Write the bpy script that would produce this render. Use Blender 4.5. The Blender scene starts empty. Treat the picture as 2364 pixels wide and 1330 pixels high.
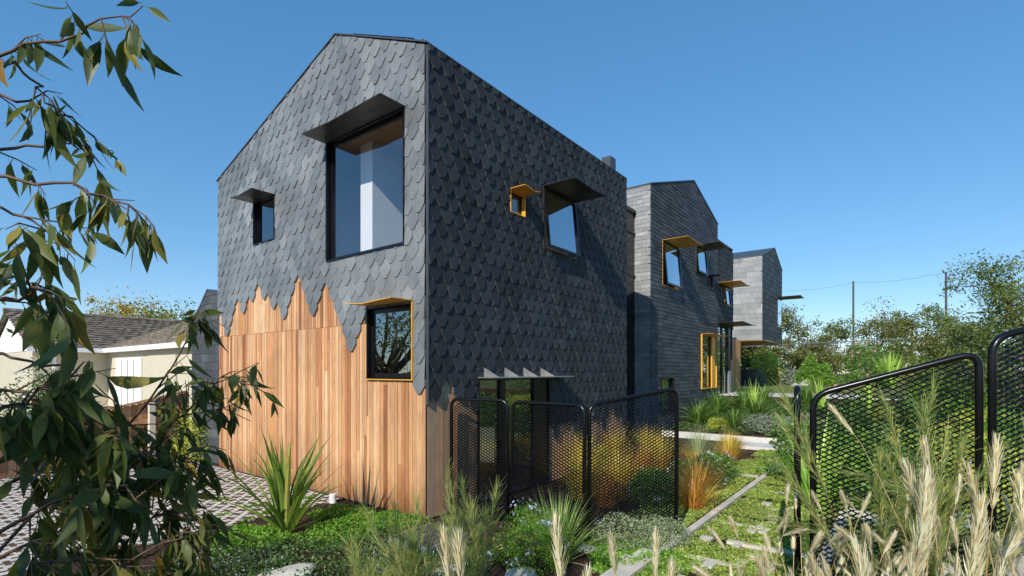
import bpy, math, random
import numpy as np
from mathutils import Vector, Matrix

S = 1.2                      # chosen enlargement of the whole scene; coordinates estimated from image pixels
rng = np.random.default_rng(7)
random.seed(7)
scene = bpy.context.scene
COL = scene.collection

# ------------------------------------------------------------------ materials
def newmat(name):
    m = bpy.data.materials.new(name); m.use_nodes = True
    nt = m.node_tree; nt.nodes.clear()
    return m, nt
def N(nt, t, **kw):
    n = nt.nodes.new(t)
    for k, v in kw.items():
        if k in n.inputs.keys() if hasattr(n.inputs, 'keys') else False:
            n.inputs[k].default_value = v
        else:
            setattr(n, k, v)
    return n
def L(nt, a, b): nt.links.new(a, b)
def ramp(nt, stops, interp='LINEAR'):
    r = nt.nodes.new('ShaderNodeValToRGB'); r.color_ramp.interpolation = interp
    e = r.color_ramp.elements
    while len(e) < len(stops): e.new(0.5)
    for i, (p, c) in enumerate(stops):
        e[i].position = p; e[i].color = (c[0], c[1], c[2], 1)
    return r
def math_(nt, op, a=None, b=None):
    n = nt.nodes.new('ShaderNodeMath'); n.operation = op
    for i, v in enumerate((a, b)):
        if v is None: continue
        if isinstance(v, (int, float)): n.inputs[i].default_value = v
        else: L(nt, v, n.inputs[i])
    return n.outputs[0]
def mixc(nt, f, a, b, mode='MIX'):
    n = nt.nodes.new('ShaderNodeMix'); n.data_type = 'RGBA'; n.blend_type = mode
    for i, v in ((0, f), (6, a), (7, b)):
        if isinstance(v, (int, float)): n.inputs[i].default_value = v
        elif isinstance(v, tuple): n.inputs[i].default_value = (*v, 1)
        else: L(nt, v, n.inputs[i])
    return n.outputs[2]
def noise(nt, scale, detail=4, rough=.6, vec=None, dist=0.0):
    n = nt.nodes.new('ShaderNodeTexNoise'); n.inputs['Scale'].default_value = scale
    n.inputs['Detail'].default_value = detail; n.inputs['Roughness'].default_value = rough
    n.inputs['Distortion'].default_value = dist
    if vec is not None: L(nt, vec, n.inputs['Vector'])
    return n
def coords(nt, scale=(1, 1, 1)):
    t = nt.nodes.new('ShaderNodeTexCoord'); mp = nt.nodes.new('ShaderNodeMapping')
    mp.inputs['Scale'].default_value = scale
    L(nt, t.outputs['Object'], mp.inputs['Vector']); return mp.outputs[0]
def pbsdf(nt, col, rough=.6, metal=0, spec=.5, bump=None, bstr=.3, bdist=.01):
    b = nt.nodes.new('ShaderNodeBsdfPrincipled')
    if isinstance(col, tuple): b.inputs['Base Color'].default_value = (*col, 1)
    else: L(nt, col, b.inputs['Base Color'])
    if isinstance(rough, (int, float)): b.inputs['Roughness'].default_value = rough
    else: L(nt, rough, b.inputs['Roughness'])
    b.inputs['Metallic'].default_value = metal
    b.inputs['Specular IOR Level'].default_value = spec
    if bump is not None:
        bp = nt.nodes.new('ShaderNodeBump'); bp.inputs['Strength'].default_value = bstr
        bp.inputs['Distance'].default_value = bdist
        L(nt, bump, bp.inputs['Height']); L(nt, bp.outputs[0], b.inputs['Normal'])
    return b
def out(nt, sh):
    o = nt.nodes.new('ShaderNodeOutputMaterial'); L(nt, sh, o.inputs['Surface'])

def mat_plain(name, col, rough=.5, metal=0, var=.12, nscale=6, bstr=.1, spec=.5):
    m, nt = newmat(name); v = coords(nt)
    n = noise(nt, nscale, 6, .65, v)
    lo = tuple(c*(1-var) for c in col); hi = tuple(min(1, c*(1+var)) for c in col)
    r = ramp(nt, [(.3, lo), (.7, hi)]); L(nt, n.outputs['Fac'], r.inputs['Fac'])
    n2 = noise(nt, nscale*12, 3, .6, v)
    b = pbsdf(nt, r.outputs[0], rough, metal, spec, n2.outputs['Fac'], bstr, .004)
    out(nt, b.outputs[0]); return m
def mat_island(name, stops, rough=.6, grain=(1, 1, 1), gscale=10, gamt=.25, bstr=.25, spec=.5, patch=0, dirt=False):
    m, nt = newmat(name)
    g = nt.nodes.new('ShaderNodeNewGeometry')
    r = ramp(nt, stops); L(nt, g.outputs['Random Per Island'], r.inputs['Fac'])
    v = coords(nt, grain)
    # shift the grain per piece so it never runs across the joints
    add = nt.nodes.new('ShaderNodeVectorMath'); add.operation = 'ADD'
    cmb = nt.nodes.new('ShaderNodeCombineXYZ')
    k = math_(nt, 'MULTIPLY', g.outputs['Random Per Island'], 53.0)
    L(nt, k, cmb.inputs[0]); L(nt, k, cmb.inputs[1]); L(nt, k, cmb.inputs[2])
    L(nt, v, add.inputs[0]); L(nt, cmb.outputs[0], add.inputs[1])
    n = noise(nt, gscale, 6, .7, add.outputs[0], .4)
    rr = ramp(nt, [(.25, (1-gamt,)*3), (.75, (1+gamt,)*3)]); L(nt, n.outputs['Fac'], rr.inputs['Fac'])
    c = mixc(nt, 1.0, r.outputs[0], rr.outputs[0], 'MULTIPLY')
    if patch:
        n3 = noise(nt, .9, 3, .6, coords(nt)); r3 = ramp(nt, [(.35, (1-patch,)*3), (.65, (1+patch,)*3)])
        L(nt, n3.outputs['Fac'], r3.inputs['Fac']); c = mixc(nt, 1.0, c, r3.outputs[0], 'MULTIPLY')
    if dirt:
        t = nt.nodes.new('ShaderNodeTexCoord'); sp = nt.nodes.new('ShaderNodeSeparateXYZ'); L(nt, t.outputs['Object'], sp.inputs[0])
        nd = noise(nt, 5, 4, .65, coords(nt, (1, 1, .3)))
        k = math_(nt, 'ADD', sp.outputs[2], math_(nt, 'MULTIPLY', math_(nt, 'SUBTRACT', nd.outputs['Fac'], .5), .9))
        rd = ramp(nt, [(.0, (.42, .37, .33)), (.35, (.8, .77, .74)), (.75, (1, 1, 1))]); L(nt, k, rd.inputs['Fac'])
        c = mixc(nt, 1.0, c, rd.outputs[0], 'MULTIPLY')
    b = pbsdf(nt, c, rough, 0, spec, n.outputs['Fac'], bstr, .004)
    out(nt, b.outputs[0]); return m
def mat_leaf(name, stops, trans=.35, rough=.45, tcol=1.5, spec=.3, gain=2.0):
    if stops[0][1][0] > .39: gain = 1.0
    stops = [(p, tuple(min(.85, v*gain) for v in c)) for p, c in stops]
    m, nt = newmat(name)
    g = nt.nodes.new('ShaderNodeNewGeometry')
    r = ramp(nt, stops); L(nt, g.outputs['Random Per Island'], r.inputs['Fac'])
    n = noise(nt, 1.3, 3, .6, coords(nt)); rr = ramp(nt, [(.3, (.75,)*3), (.7, (1.2,)*3)])
    L(nt, n.outputs['Fac'], rr.inputs['Fac'])
    c = mixc(nt, 1.0, r.outputs[0], rr.outputs[0], 'MULTIPLY')
    b = pbsdf(nt, c, rough, 0, spec)
    t = nt.nodes.new('ShaderNodeBsdfTranslucent')
    c2 = mixc(nt, 1.0, c, (tcol, tcol*1.05, tcol*.5), 'MULTIPLY'); L(nt, c2, t.inputs['Color'])
    mx = nt.nodes.new('ShaderNodeMixShader'); mx.inputs[0].default_value = trans
    L(nt, b.outputs[0], mx.inputs[1]); L(nt, t.outputs[0], mx.inputs[2])
    out(nt, mx.outputs[0]); return m
def mat_glass(name, tint=(.8, .85, .88), refl=.22, rough=0.0, power=.9):
    m, nt = newmat(name)
    lw = nt.nodes.new('ShaderNodeLayerWeight'); lw.inputs['Blend'].default_value = .5
    f = math_(nt, 'ADD', math_(nt, 'MULTIPLY', math_(nt, 'POWER', lw.outputs['Facing'], 4.0), power), refl)
    f = math_(nt, 'MINIMUM', f, 1.0)
    wn = noise(nt, .9, 2, .5, coords(nt)); wb_ = nt.nodes.new('ShaderNodeBump'); wb_.inputs['Strength'].default_value = .06; wb_.inputs['Distance'].default_value = .05; L(nt, wn.outputs['Fac'], wb_.inputs['Height'])
    tr = nt.nodes.new('ShaderNodeBsdfTransparent'); tr.inputs[0].default_value = (*tint, 1)
    gl = nt.nodes.new('ShaderNodeBsdfGlossy'); gl.inputs['Roughness'].default_value = rough
    gl.inputs['Color'].default_value = (.9, .95, 1, 1); L(nt, wb_.outputs[0], gl.inputs['Normal'])
    mx = nt.nodes.new('ShaderNodeMixShader'); L(nt, f, mx.inputs[0])
    L(nt, tr.outputs[0], mx.inputs[1]); L(nt, gl.outputs[0], mx.inputs[2])
    out(nt, mx.outputs[0]); return m

M = {}
M['slate_sunlit'] = mat_island('slate_scales_sunlit', [(0, (.13, .139, .145)), (.3, (.16, .169, .174)), (.75, (.175, .184, .188)), (1, (.215, .223, .225))],
                              .42, (1.6, 1.6, .2), 12, .2, .35, .5, .2)  # paler than the side copy: sunlight put into the front slate colour
M['slate_shaded'] = mat_island('slate_scales_shaded', [(0, (.03, .034, .039)), (.5, (.038, .043, .049)), (1, (.05, .056, .063))],
                             .6, (1.0, 1.0, .25), 14, .28, .35, .1, .18)  # same scales darkened: the side wall's shade put into the colour
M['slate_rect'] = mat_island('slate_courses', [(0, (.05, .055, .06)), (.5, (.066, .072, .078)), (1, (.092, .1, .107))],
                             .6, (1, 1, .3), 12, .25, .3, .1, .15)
M['slate_rect_sunlit'] = mat_island('slate_rect_sunlit', [(0, (.2, .205, .205)), (.5, (.26, .265, .262)), (1, (.33, .33, .325))],
                             .55, (1, 1, .3), 10, .22, .3, .4, .12)  # pale copy of the coursed slates with sunlight painted into it
M['timber'] = mat_island('timber_boards', [(0, (.25, .095, .04)), (.15, (.43, .185, .08)), (.4, (.57, .315, .15)), (.65, (.43, .22, .105)), (.85, (.64, .405, .23)), (1, (.53, .235, .085))],
                         .55, (9, 9, .55), 5, .34, .3, .35, .14, True)
M['timber_grey'] = mat_island('timber_grey', [(0, (.3, .17, .1)), (.5, (.46, .29, .18)), (.8, (.38, .27, .19)), (1, (.58, .28, .14))],
                              .65, (9, 9, .55), 5, .35, .3, .3, .15)
M['timber_warm'] = mat_island('timber_warm', [(0, (.42, .19, .07)), (1, (.55, .27, .11))], .5, (8, 8, .6), 5, .25, .2)
M['fence_wood'] = mat_island('fence_palings', [(0, (.3, .15, .075)), (.5, (.42, .22, .11)), (1, (.5, .3, .17))], .7, (9, 9, .6), 4, .3, .3, .3, .15)
M['slate_edge'] = mat_plain('slate_cut_edge', (.1, .1, .1), .7)
M['wall_back'] = mat_plain('wall_membrane', (.016, .017, .02), .8)
M['roof_dark'] = mat_plain('roof_metal', (.05, .055, .06), .45)
M['trim'] = mat_plain('metal_trim', (.1, .1, .1), .4, .6)
M['black_metal'] = mat_plain('black_metal', (.006, .006, .007), .25, 0, .2, 6, .03, .35)
M['awning_dark'] = mat_plain('awning_bronze', (.036, .033, .028), .38, 0, .15, 2, .05)
M['awning_amber'] = mat_plain('awning_amber', (.74, .36, .03), .45, 0, .08, 2, .05)
M['galv'] = mat_plain('galvanised_steel', (.42, .43, .43), .4, .7, .2, 8)
M['concrete'] = mat_plain('concrete', (.6, .54, .44), .85, 0, .22, 3, .4)
M['concrete_pale'] = mat_plain('concrete_pale', (.62, .6, .55), .85, 0, .18, 3, .35)
M['white_paint'] = mat_plain('white_paint', (.8, .79, .77), .5, 0, .03)
M['render_cream'] = mat_plain('cream_render', (.56, .5, .38), .8, 0, .06, 4, .3)
M['interior'] = mat_plain('interior_white', (.86, .85, .83), .7, 0, .03)
M['ceiling_wood'] = mat_plain('ceiling_wood', (.5, .27, .1), .5, 0, .1)
M['floor_wood'] = mat_plain('floor_wood', (.3, .18, .09), .4)
M['glass'] = mat_glass('window_glass', (.95, .96, .97), .2)
M['glass_sky'] = mat_glass('window_glass_tilted', (.55, .6, .65), .5)
M['glass_dark'] = mat_glass('window_glass_dark', (.4, .43, .43), .3)
M['rock'] = mat_plain('pale_rock', (.46, .42, .37), .9, 0, .3, 4, .8)
M['car_paint'] = mat_plain('car_paint', (.03, .045, .08), .18, .3, .05)
M['car_glass'] = mat_plain('car_glass', (.01, .012, .015), .05)
M['rubber'] = mat_plain('tyre_rubber', (.015, .015, .015), .8)
M['bark'] = mat_plain('bark', (.13, .095, .07), .85, 0, .3, 10, .8)
M['bark_pale'] = mat_plain('bark_pale', (.3, .24, .18), .8, 0, .3, 8, .6)
M['twig'] = mat_plain('young_twig', (.11, .06, .03), .6, 0, .2)
M['blue_pot'] = mat_plain('dark_plastic', (.02, .03, .045), .4)
M['pole'] = mat_plain('steel_pole', (.07, .065, .06), .6)

G = lambda *a: list(a)
M['leaf_euc'] = mat_leaf('eucalypt_leaves', [(0, (.04, .058, .016)), (.45, (.07, .09, .024)), (.75, (.11, .125, .035)), (.92, (.2, .17, .035)), (1, (.22, .12, .025))], .3, .4, 1.7, .22, 1.25)
M['leaf_flax'] = mat_leaf('flax_blades', [(0, (.05, .085, .015)), (.5, (.1, .15, .028)), (.8, (.2, .24, .05)), (1, (.34, .3, .07))], .35, .35)
M['leaf_strap'] = mat_leaf('strap_blades', [(0, (.04, .085, .015)), (.5, (.07, .13, .025)), (1, (.14, .2, .05))], .35, .4)
M['leaf_pale'] = mat_leaf('pale_sword_blades', [(0, (.14, .22, .04)), (.6, (.22, .32, .06)), (1, (.38, .42, .12))], .4, .4)
M['leaf_bright'] = mat_leaf('bright_cover', [(0, (.045, .1, .012)), (.5, (.085, .165, .02)), (1, (.15, .23, .035))], .4, .5)
M['leaf_path'] = mat_leaf('path_cover', [(0, (.075, .115, .02)), (.5, (.15, .2, .04)), (1, (.27, .3, .08))], .35, .6)
M['leaf_dark'] = mat_leaf('dark_shrub', [(0, (.02, .045, .012)), (.6, (.04, .075, .02)), (1, (.08, .11, .035))], .3, .5)
M['leaf_grey'] = mat_leaf('grey_shrub', [(0, (.1, .13, .07)), (.6, (.17, .2, .12)), (1, (.27, .28, .17))], .3, .6)
M['leaf_silver'] = mat_leaf('silver_shrub', [(0, (.09, .11, .08)), (.6, (.135, .155, .115)), (1, (.19, .21, .165))], .25, .7)
M['leaf_rust'] = mat_leaf('rust_sedge', [(0, (.2, .085, .02)), (.5, (.34, .16, .035)), (.8, (.42, .25, .07)), (1, (.2, .2, .05))], .4, .5)
M['leaf_gold'] = mat_leaf('gold_grass', [(0, (.2, .16, .03)), (.5, (.4, .28, .05)), (1, (.55, .42, .12))], .4, .5)
M['leaf_tuft'] = mat_leaf('tussock_blades', [(0, (.07, .12, .03)), (.6, (.13, .2, .05)), (1, (.32, .33, .14))], .3, .5)
M['leaf_needle'] = mat_leaf('sheoak_needles', [(0, (.08, .12, .04)), (.6, (.15, .19, .06)), (1, (.36, .3, .1))], .3, .5)
M['leaf_tree_a'] = mat_leaf('olive_crown', [(0, (.04, .05, .016)), (.5, (.085, .095, .028)), (1, (.17, .155, .05))], .35, .5)
M['leaf_tree_b'] = mat_leaf('green_crown', [(0, (.03, .05, .014)), (.5, (.065, .09, .022)), (1, (.15, .16, .045))], .35, .5)
M['leaf_tree_c'] = mat_leaf('golden_crown', [(0, (.09, .075, .02)), (.5, (.2, .15, .035)), (1, (.36, .26, .06))], .35, .5)
M['leaf_yellow'] = mat_leaf('yellowgreen_bush', [(0, (.12, .15, .025)), (.6, (.22, .25, .04)), (1, (.4, .36, .07))], .4, .5)
M['plume'] = mat_leaf('straw_plumes', [(0, (.6, .47, .28)), (.35, (.78, .67, .46)), (.8, (.87, .79, .62)), (1, (.9, .85, .73))], .35, .7, 1.15, .2)
M['straw'] = mat_leaf('straw_stems', [(0, (.42, .27, .12)), (.5, (.6, .44, .23)), (1, (.68, .54, .32))], .25, .6, 1.1, .2)
M['pink'] = mat_leaf('pink_petals', [(0, (.7, .32, .38)), (1, (.85, .55, .58))], .3, .6, 1.1)
M['white_petal'] = mat_leaf('white_petals', [(0, (.75, .73, .7)), (1, (.85, .84, .82))], .3, .6, 1.0)
M['blue_petal'] = mat_leaf('blue_petals', [(0, (.4, .42, .68)), (1, (.66, .68, .84))], .3, .6, 1.0)

# ------------------------------------------------------------------ mesh builder
class MB:
    def __init__(s): s.v = []; s.f = []; s.edge = None
    def add(s, V, F):
        o = len(s.v); s.v += [tuple(p) for p in V]; s.f += [tuple(i+o for i in f) for f in F]; return s
    def arr(s, V, F):
        o = len(s.v); s.v += V.tolist(); s.f += (F+o).tolist(); return s
    def box(s, x0, x1, y0, y1, z0, z1):
        V = [(x0,y0,z0),(x1,y0,z0),(x1,y1,z0),(x0,y1,z0),(x0,y0,z1),(x1,y0,z1),(x1,y1,z1),(x0,y1,z1)]
        return s.add(V, [(3,2,1,0),(4,5,6,7),(0,1,5,4),(1,2,6,5),(2,3,7,6),(3,0,4,7)])
    def prism(s, poly, d):      # poly: 3D points, extruded by vector d
        n = len(poly); d = Vector(d); A = [Vector(p) for p in poly]; B = [p+d for p in A]
        return s.add(A+B, [tuple(range(n-1,-1,-1)), tuple(range(n,2*n))]+[(i,(i+1)%n,n+(i+1)%n,n+i) for i in range(n)])
    def tube(s, pts, r, n=8, caps=True):
        P = [Vector(p) for p in pts]; R = r if hasattr(r, '__len__') else [r]*len(P)
        up = Vector((0,0,1)); V = []; prev = None
        for i, p in enumerate(P):
            t = (P[min(i+1,len(P)-1)]-P[max(i-1,0)]).normalized()
            if prev is None:
                a = t.orthogonal().normalized()
            else:
                a = (prev - t*prev.dot(t)).normalized()
            prev = a; b = t.cross(a)
            for k in range(n):
                th = 2*math.pi*k/n; V.append(p + (a*math.cos(th)+b*math.sin(th))*R[i])
        F = [(i*n+k, i*n+(k+1)%n, (i+1)*n+(k+1)%n, (i+1)*n+k) for i in range(len(P)-1) for k in range(n)]
        if caps: F += [tuple(range(n-1,-1,-1)), tuple((len(P)-1)*n+k for k in range(n))]
        return s.add(V, F)
    def ribbons(s, C, W, side, fold=0.0, norm=None):
        """C (N,K,3) centre lines, W (N,K) widths, side (N,3) or (N,K,3)"""
        Nn, K, _ = C.shape
        if side.ndim == 2: side = np.repeat(side[:,None,:], K, 1)
        h = side*(W[:,:,None]/2)
        if fold:
            t = np.gradient(C, axis=1); nn = np.cross(t, side); nn /= np.linalg.norm(nn,axis=2,keepdims=True)+1e-9
            V = np.stack([C-h+nn*W[:,:,None]*fold, C, C+h+nn*W[:,:,None]*fold], 2)   # N,K,3,3
            m = 3
        else:
            V = np.stack([C-h, C+h], 2); m = 2
        idx = np.arange(Nn*K*m).reshape(Nn,K,m); F = []
        for j in range(m-1):
            F.append(np.stack([idx[:,:-1,j], idx[:,:-1,j+1], idx[:,1:,j+1], idx[:,1:,j]], -1).reshape(-1,4))
        return s.arr(V.reshape(-1,3), np.concatenate(F))
    def leaves(s, P, ln, wd, up=0.0):
        """rhombic leaf quads at points P"""
        n = len(P); d = rng.normal(size=(n,3)); d[:,2] += up; d /= np.linalg.norm(d,axis=1,keepdims=True)
        a = rng.normal(size=(n,3)); sd = np.cross(d,a); sd /= np.linalg.norm(sd,axis=1,keepdims=True)
        sc = rng.uniform(.6,1.3,(n,1)); l = d*ln*sc; w = sd*wd*sc
        V = np.stack([P, P+l*.45+w*.5, P+l, P+l*.45-w*.5],1).reshape(-1,3)
        F = np.arange(4*n).reshape(n,4); return s.arr(V, F)
    def build(s, name, mat, parent=None, smooth=False, loc=(0,0,0), rz=0):
        me = bpy.data.meshes.new(name)
        me.from_pydata((np.array(s.v, dtype=float).reshape(-1,3)*S).tolist(), [], s.f)
        me.materials.append(mat)
        if s.edge: me.materials.append(M['slate_edge']); me.polygons.foreach_set('material_index', s.edge)
        if smooth: me.polygons.foreach_set('use_smooth', [True]*len(me.polygons))
        me.update()
        o = bpy.data.objects.new(name, me); COL.objects.link(o)
        o.location = Vector(loc)*S; o.rotation_euler.z = rz
        if parent is not None: o.parent = parent
        return o
def tag(o, label=None, cat=None, group=None, kind=None):
    if label: o['label'] = label
    if cat: o['category'] = cat
    if group: o['group'] = group
    if kind: o['kind'] = kind
    return o
def empty(name, loc=(0,0,0), rz=0, label=None, cat=None, group=None):
    o = bpy.data.objects.new(name, None); COL.objects.link(o)
    o.location = Vector(loc)*S; o.rotation_euler.z = rz; o.empty_display_size = .2
    return tag(o, label, cat, group)
def dup(o, loc, rz=0, scale=1.0, label=None, parent=None):
    c = o.copy(); COL.objects.link(c)
    if parent is None:
        c.location = Vector(loc)*S; c.rotation_euler.z = rz; c.scale = (scale,)*3
    else: c.parent = parent
    if label: c['label'] = label
    for ch in list(o.children): dup(ch, None, parent=c)
    return c

# ------------------------------------------------------------------ frame: x runs back along the side wall, y runs left along the front wall
CX, CY, CH = -4.1465, -4.4497, 1.75           # where the photographer stood
RX, RY = .7924, .610                            # forward direction
def W(X, Y):                                    # unscaled units right of / ahead of the photographer -> site x, y
    return (CX + RX*Y + .610*X, CY + RY*Y - .7924*X)
def terrain(x, y):
    z = 0.0
    if x > 9.3 and y < 7:
        z = min(.12 + (x-9.3)*(.6/5.1), .9) if x < 14.45 else .9
        if x > 14.45: z = .9
    dx, dy = x+.2, y+5.25; z += .5*math.exp(-(dx*dx+dy*dy)/.9)
    if y > 7.2:
        k = min(1, (y-7.2)/1.4); zl = -.5
        z = z*(1-k) + zl*k
    return z
def gz(X, Y): x, y = W(X, Y); return (x, y, terrain(x, y))

# ------------------------------------------------------------------ camera, light, world
cam = bpy.data.cameras.new('camera'); co = bpy.data.objects.new('camera', cam); COL.objects.link(co)
co.location = Vector((CX, CY, CH))*S
co.rotation_euler = (math.pi/2, 0, -math.atan2(RX, RY))
cam.sensor_width = 36; cam.lens = 18.06; cam.shift_y = .0808; cam.clip_end = 2000; cam.clip_start = .05
scene.camera = co
SD = Vector((.976, .215, -.622)).normalized()   # the way sunlight travels
el = math.asin(-SD.z); az = math.atan2(-SD.x, -SD.y)
sun = bpy.data.lights.new('sun', 'SUN'); sun.energy = 5.0; sun.angle = math.radians(.5); sun.color = (1, .95, .86)
so = bpy.data.objects.new('sun', sun); COL.objects.link(so); so.rotation_euler = SD.to_track_quat('-Z', 'Y').to_euler()
so.location = (-20, -4, 14)
w = bpy.data.worlds.new('World'); scene.world = w; w.use_nodes = True
nt = w.node_tree; bg = nt.nodes['Background']
sky = nt.nodes.new('ShaderNodeTexSky'); sky.sky_type = 'NISHITA'; sky.sun_disc = False
sky.sun_elevation = el; sky.sun_rotation = az
sky.air_density = .8; sky.dust_density = 0; sky.ozone_density = 3.5; sky.altitude = 0
gm = nt.nodes.new('ShaderNodeGamma'); gm.inputs[1].default_value = .55
hs = nt.nodes.new('ShaderNodeHueSaturation'); hs.inputs['Saturation'].default_value = 1.62; hs.inputs['Value'].default_value = 2.28
L(nt, sky.outputs[0], gm.inputs[0]); L(nt, gm.outputs[0], hs.inputs['Color']); L(nt, hs.outputs[0], bg.inputs[0]); bg.inputs[1].default_value = .15
scene.view_settings.view_transform = 'Standard'; scene.view_settings.look = 'None'; scene.view_settings.exposure = 0

# ------------------------------------------------------------------ cladding helpers (2D polygons on a wall)
def clip(poly, a, b, c):        # keep a*x + b*z + c >= 0
    o = []
    for i in range(len(poly)):
        p, q = poly[i], poly[(i+1) % len(poly)]
        dp, dq = a*p[0]+b*p[1]+c, a*q[0]+b*q[1]+c
        if dp >= 0: o.append(p)
        if (dp >= 0) != (dq >= 0):
            t = dp/(dp-dq); o.append((p[0]+t*(q[0]-p[0]), p[1]+t*(q[1]-p[1])))
    return o
def minus(poly, rc):
    x0, x1, z0, z1 = rc
    if max(p[0] for p in poly) <= x0 or min(p[0] for p in poly) >= x1 or max(p[1] for p in poly) <= z0 or min(p[1] for p in poly) >= z1: return [poly]
    outp = [clip(poly, -1, 0, x0), clip(poly, 1, 0, -x1)]
    mid = clip(clip(poly, 1, 0, -x0), -1, 0, x1)
    outp += [clip(mid, 0, -1, z0), clip(mid, 0, 1, -z1)]
    return [p for p in outp if len(p) > 2]
def cut(polys, planes, holes):
    res = []
    for p in polys:
        for pl in planes:
            if len(p) < 3: break
            p = clip(p, *pl)
        if len(p) < 3: continue
        ps = [p]
        for h in holes: ps = [q for pp in ps for q in minus(pp, h)]
        for q in ps:
            ar = abs(sum(q[i][0]*q[(i+1)%len(q)][1]-q[(i+1)%len(q)][0]*q[i][1] for i in range(len(q))))/2
            if ar > 2e-5: res.append(q)
    return res
def shingle(mb, poly, mp, zb, ln, d0, d1):   # a thin tilted slate; mp(a,z,d) -> 3D
    dd = lambda z: d1 + (d0-d1)*min(1, (z-zb)/ln)
    F = [mp(a, z, dd(z)) for a, z in poly]; B = [mp(a, z, 0) for a, z in poly]; n = len(poly)
    if mb.edge is None: mb.edge = []
    mb.edge += [0]+[1 if getattr(mb, 'cutedge', False) else 0]*n
    mb.add(F+B, [tuple(range(n))]+[(i, n+i, n+(i+1)%n, (i+1)%n) for i in range(n)])
def line_plane(p, q):    # keep what is below the line p->q (p left of q)
    dx, dz = q[0]-p[0], q[1]-p[1]
    return (dz, -dx, -(dz*p[0]-dx*p[1]))
def interp(pts, x):
    if x <= pts[0][0]: return pts[0][1]
    for (a, b), (c, d) in zip(pts, pts[1:]):
        if x <= c: return b+(d-b)*(x-a)/(c-a+1e-9)
    return pts[-1][1]
def scales(mp, a0, a1, z0, z1, planes, holes, bound=None, w=.203, e=.178, flat=.14, d0=.0135, d1=.036, cutedge=False):
    mb = MB(); mb.cutedge = cutedge; h = e*.52; ln = e*2+h
    j = 0; z = z0
    while z < z1:
        a = a0 - w + (w/2 if j % 2 else 0)
        while a < a1 + w:
            if bound is None or z >= interp(bound, a) - e*.4:
                jx = random.uniform(-.004, .004); jz = random.uniform(-.006, .006); A = a+jx; Z = z+jz; g = .0012; hw = w/2-g
                poly = [(A-hw, Z+ln), (A-hw, Z+h), (A-w*flat, Z), (A+w*flat, Z), (A+hw, Z+h), (A+hw, Z+ln)]
                tl = random.uniform(-.004, .005)
                for q in cut([poly], planes+[(1,0,-a0),(-1,0,a1)], holes): shingle(mb, q, mp, Z, ln, d0, d1+tl)
            a += w
        z += e; j += 1
    return mb
def courses(mp, a0, a1, z0, z1, planes, holes, w=.42, e=.105):
    mb = MB(); j = 0; z = z0
    while z < z1:
        a = a0 - w*(.5 if j % 2 else 0) - random.choice([0, .06, -.05])
        while a < a1:
            g = .0015; A0 = a+g; A1 = a+w-g; jz = random.uniform(-.002, .002)
            poly = [(A0, z+jz), (A1, z+jz), (A1, z+e*1.8), (A0, z+e*1.8)]
            for q in cut([poly], planes+[(1,0,-a0),(-1,0,a1)], holes): shingle(mb, q, mp, z, e*1.8, .004, .018+random.uniform(-.002, .003))
            a += w
        z += e; j += 1
    return mb
def boards(mp, a0, a1, zlo, zhi, holes, w=.075, joint=None, splits=()):
    mb = MB(); a = a0
    while a < a1-.005:
        bw = w*random.choice([.75, 1, 1, 1.15]); b = min(a+bw, a1); d = .004+random.uniform(0, .006)
        segs = [(zlo, zhi)]
        if joint: segs = [(zlo, joint-.004), (joint+.004, zhi)]
        else:
            c = random.uniform(zlo+.2, zhi+2.2)
            if c < zhi-.1: segs = [(zlo, c-.001), (c+.001, zhi)]
        for s0, s1 in segs:
            poly = [(a+.0025, s0), (b-.0025, s0), (b-.0025, s1), (a+.0025, s1)]
            for q in cut([poly], [], holes):
                F = [mp(p[0], p[1], d) for p in q]; B = [mp(p[0], p[1], 0) for p in q]; n = len(q)
                mb.add(F+B, [tuple(range(n))]+[(i, n+i, n+(i+1)%n, (i+1)%n) for i in range(n)])
        a = b
    return mb
def sheet(mp, cuts, top, z0, holes, d=-.002):    # backing wall with openings; top is a polyline
    mb = MB(); xs = sorted(set([round(c, 4) for c in cuts]+[round(v, 4) for h in holes for v in h[:2]]))
    xs = [x for x in xs if cuts[0]-1e-6 <= x <= cuts[-1]+1e-6]
    for x0, x1 in zip(xs, xs[1:]):
        t0, t1 = interp(top, x0), interp(top, x1); xm = (x0+x1)/2
        zs = sorted(set([z0]+[z for h in holes for z in h[2:] if z0 < z < min(t0, t1)-.01 and h[0]-1e-4 <= xm <= h[1]+1e-4]))
        for i, z in enumerate(zs):
            last = i == len(zs)-1
            u0 = t0 if last else zs[i+1]; u1 = t1 if last else zs[i+1]
            zm = (z+(u0+u1)/2)/2
            if any(h[0] < xm < h[1] and h[2] < zm < h[3] for h in holes): continue
            mb.add([mp(x0, z, d), mp(x1, z, d), mp(x1, u1, d), mp(x0, u0, d)], [(0, 1, 2, 3)])
    return mb

# ------------------------------------------------------------------ the house
house = empty('slate_clad_house', (0,0,0), 0, 'dark slate scale clad gabled house with timber boarded base and folded metal window hoods', 'house')
fm = lambda y, z, d: (-d, y, z)          # front wall (plane x = 0), d outwards
sm = lambda x, z, d: (x, -d, z)          # side wall  (plane y = 0)

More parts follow.
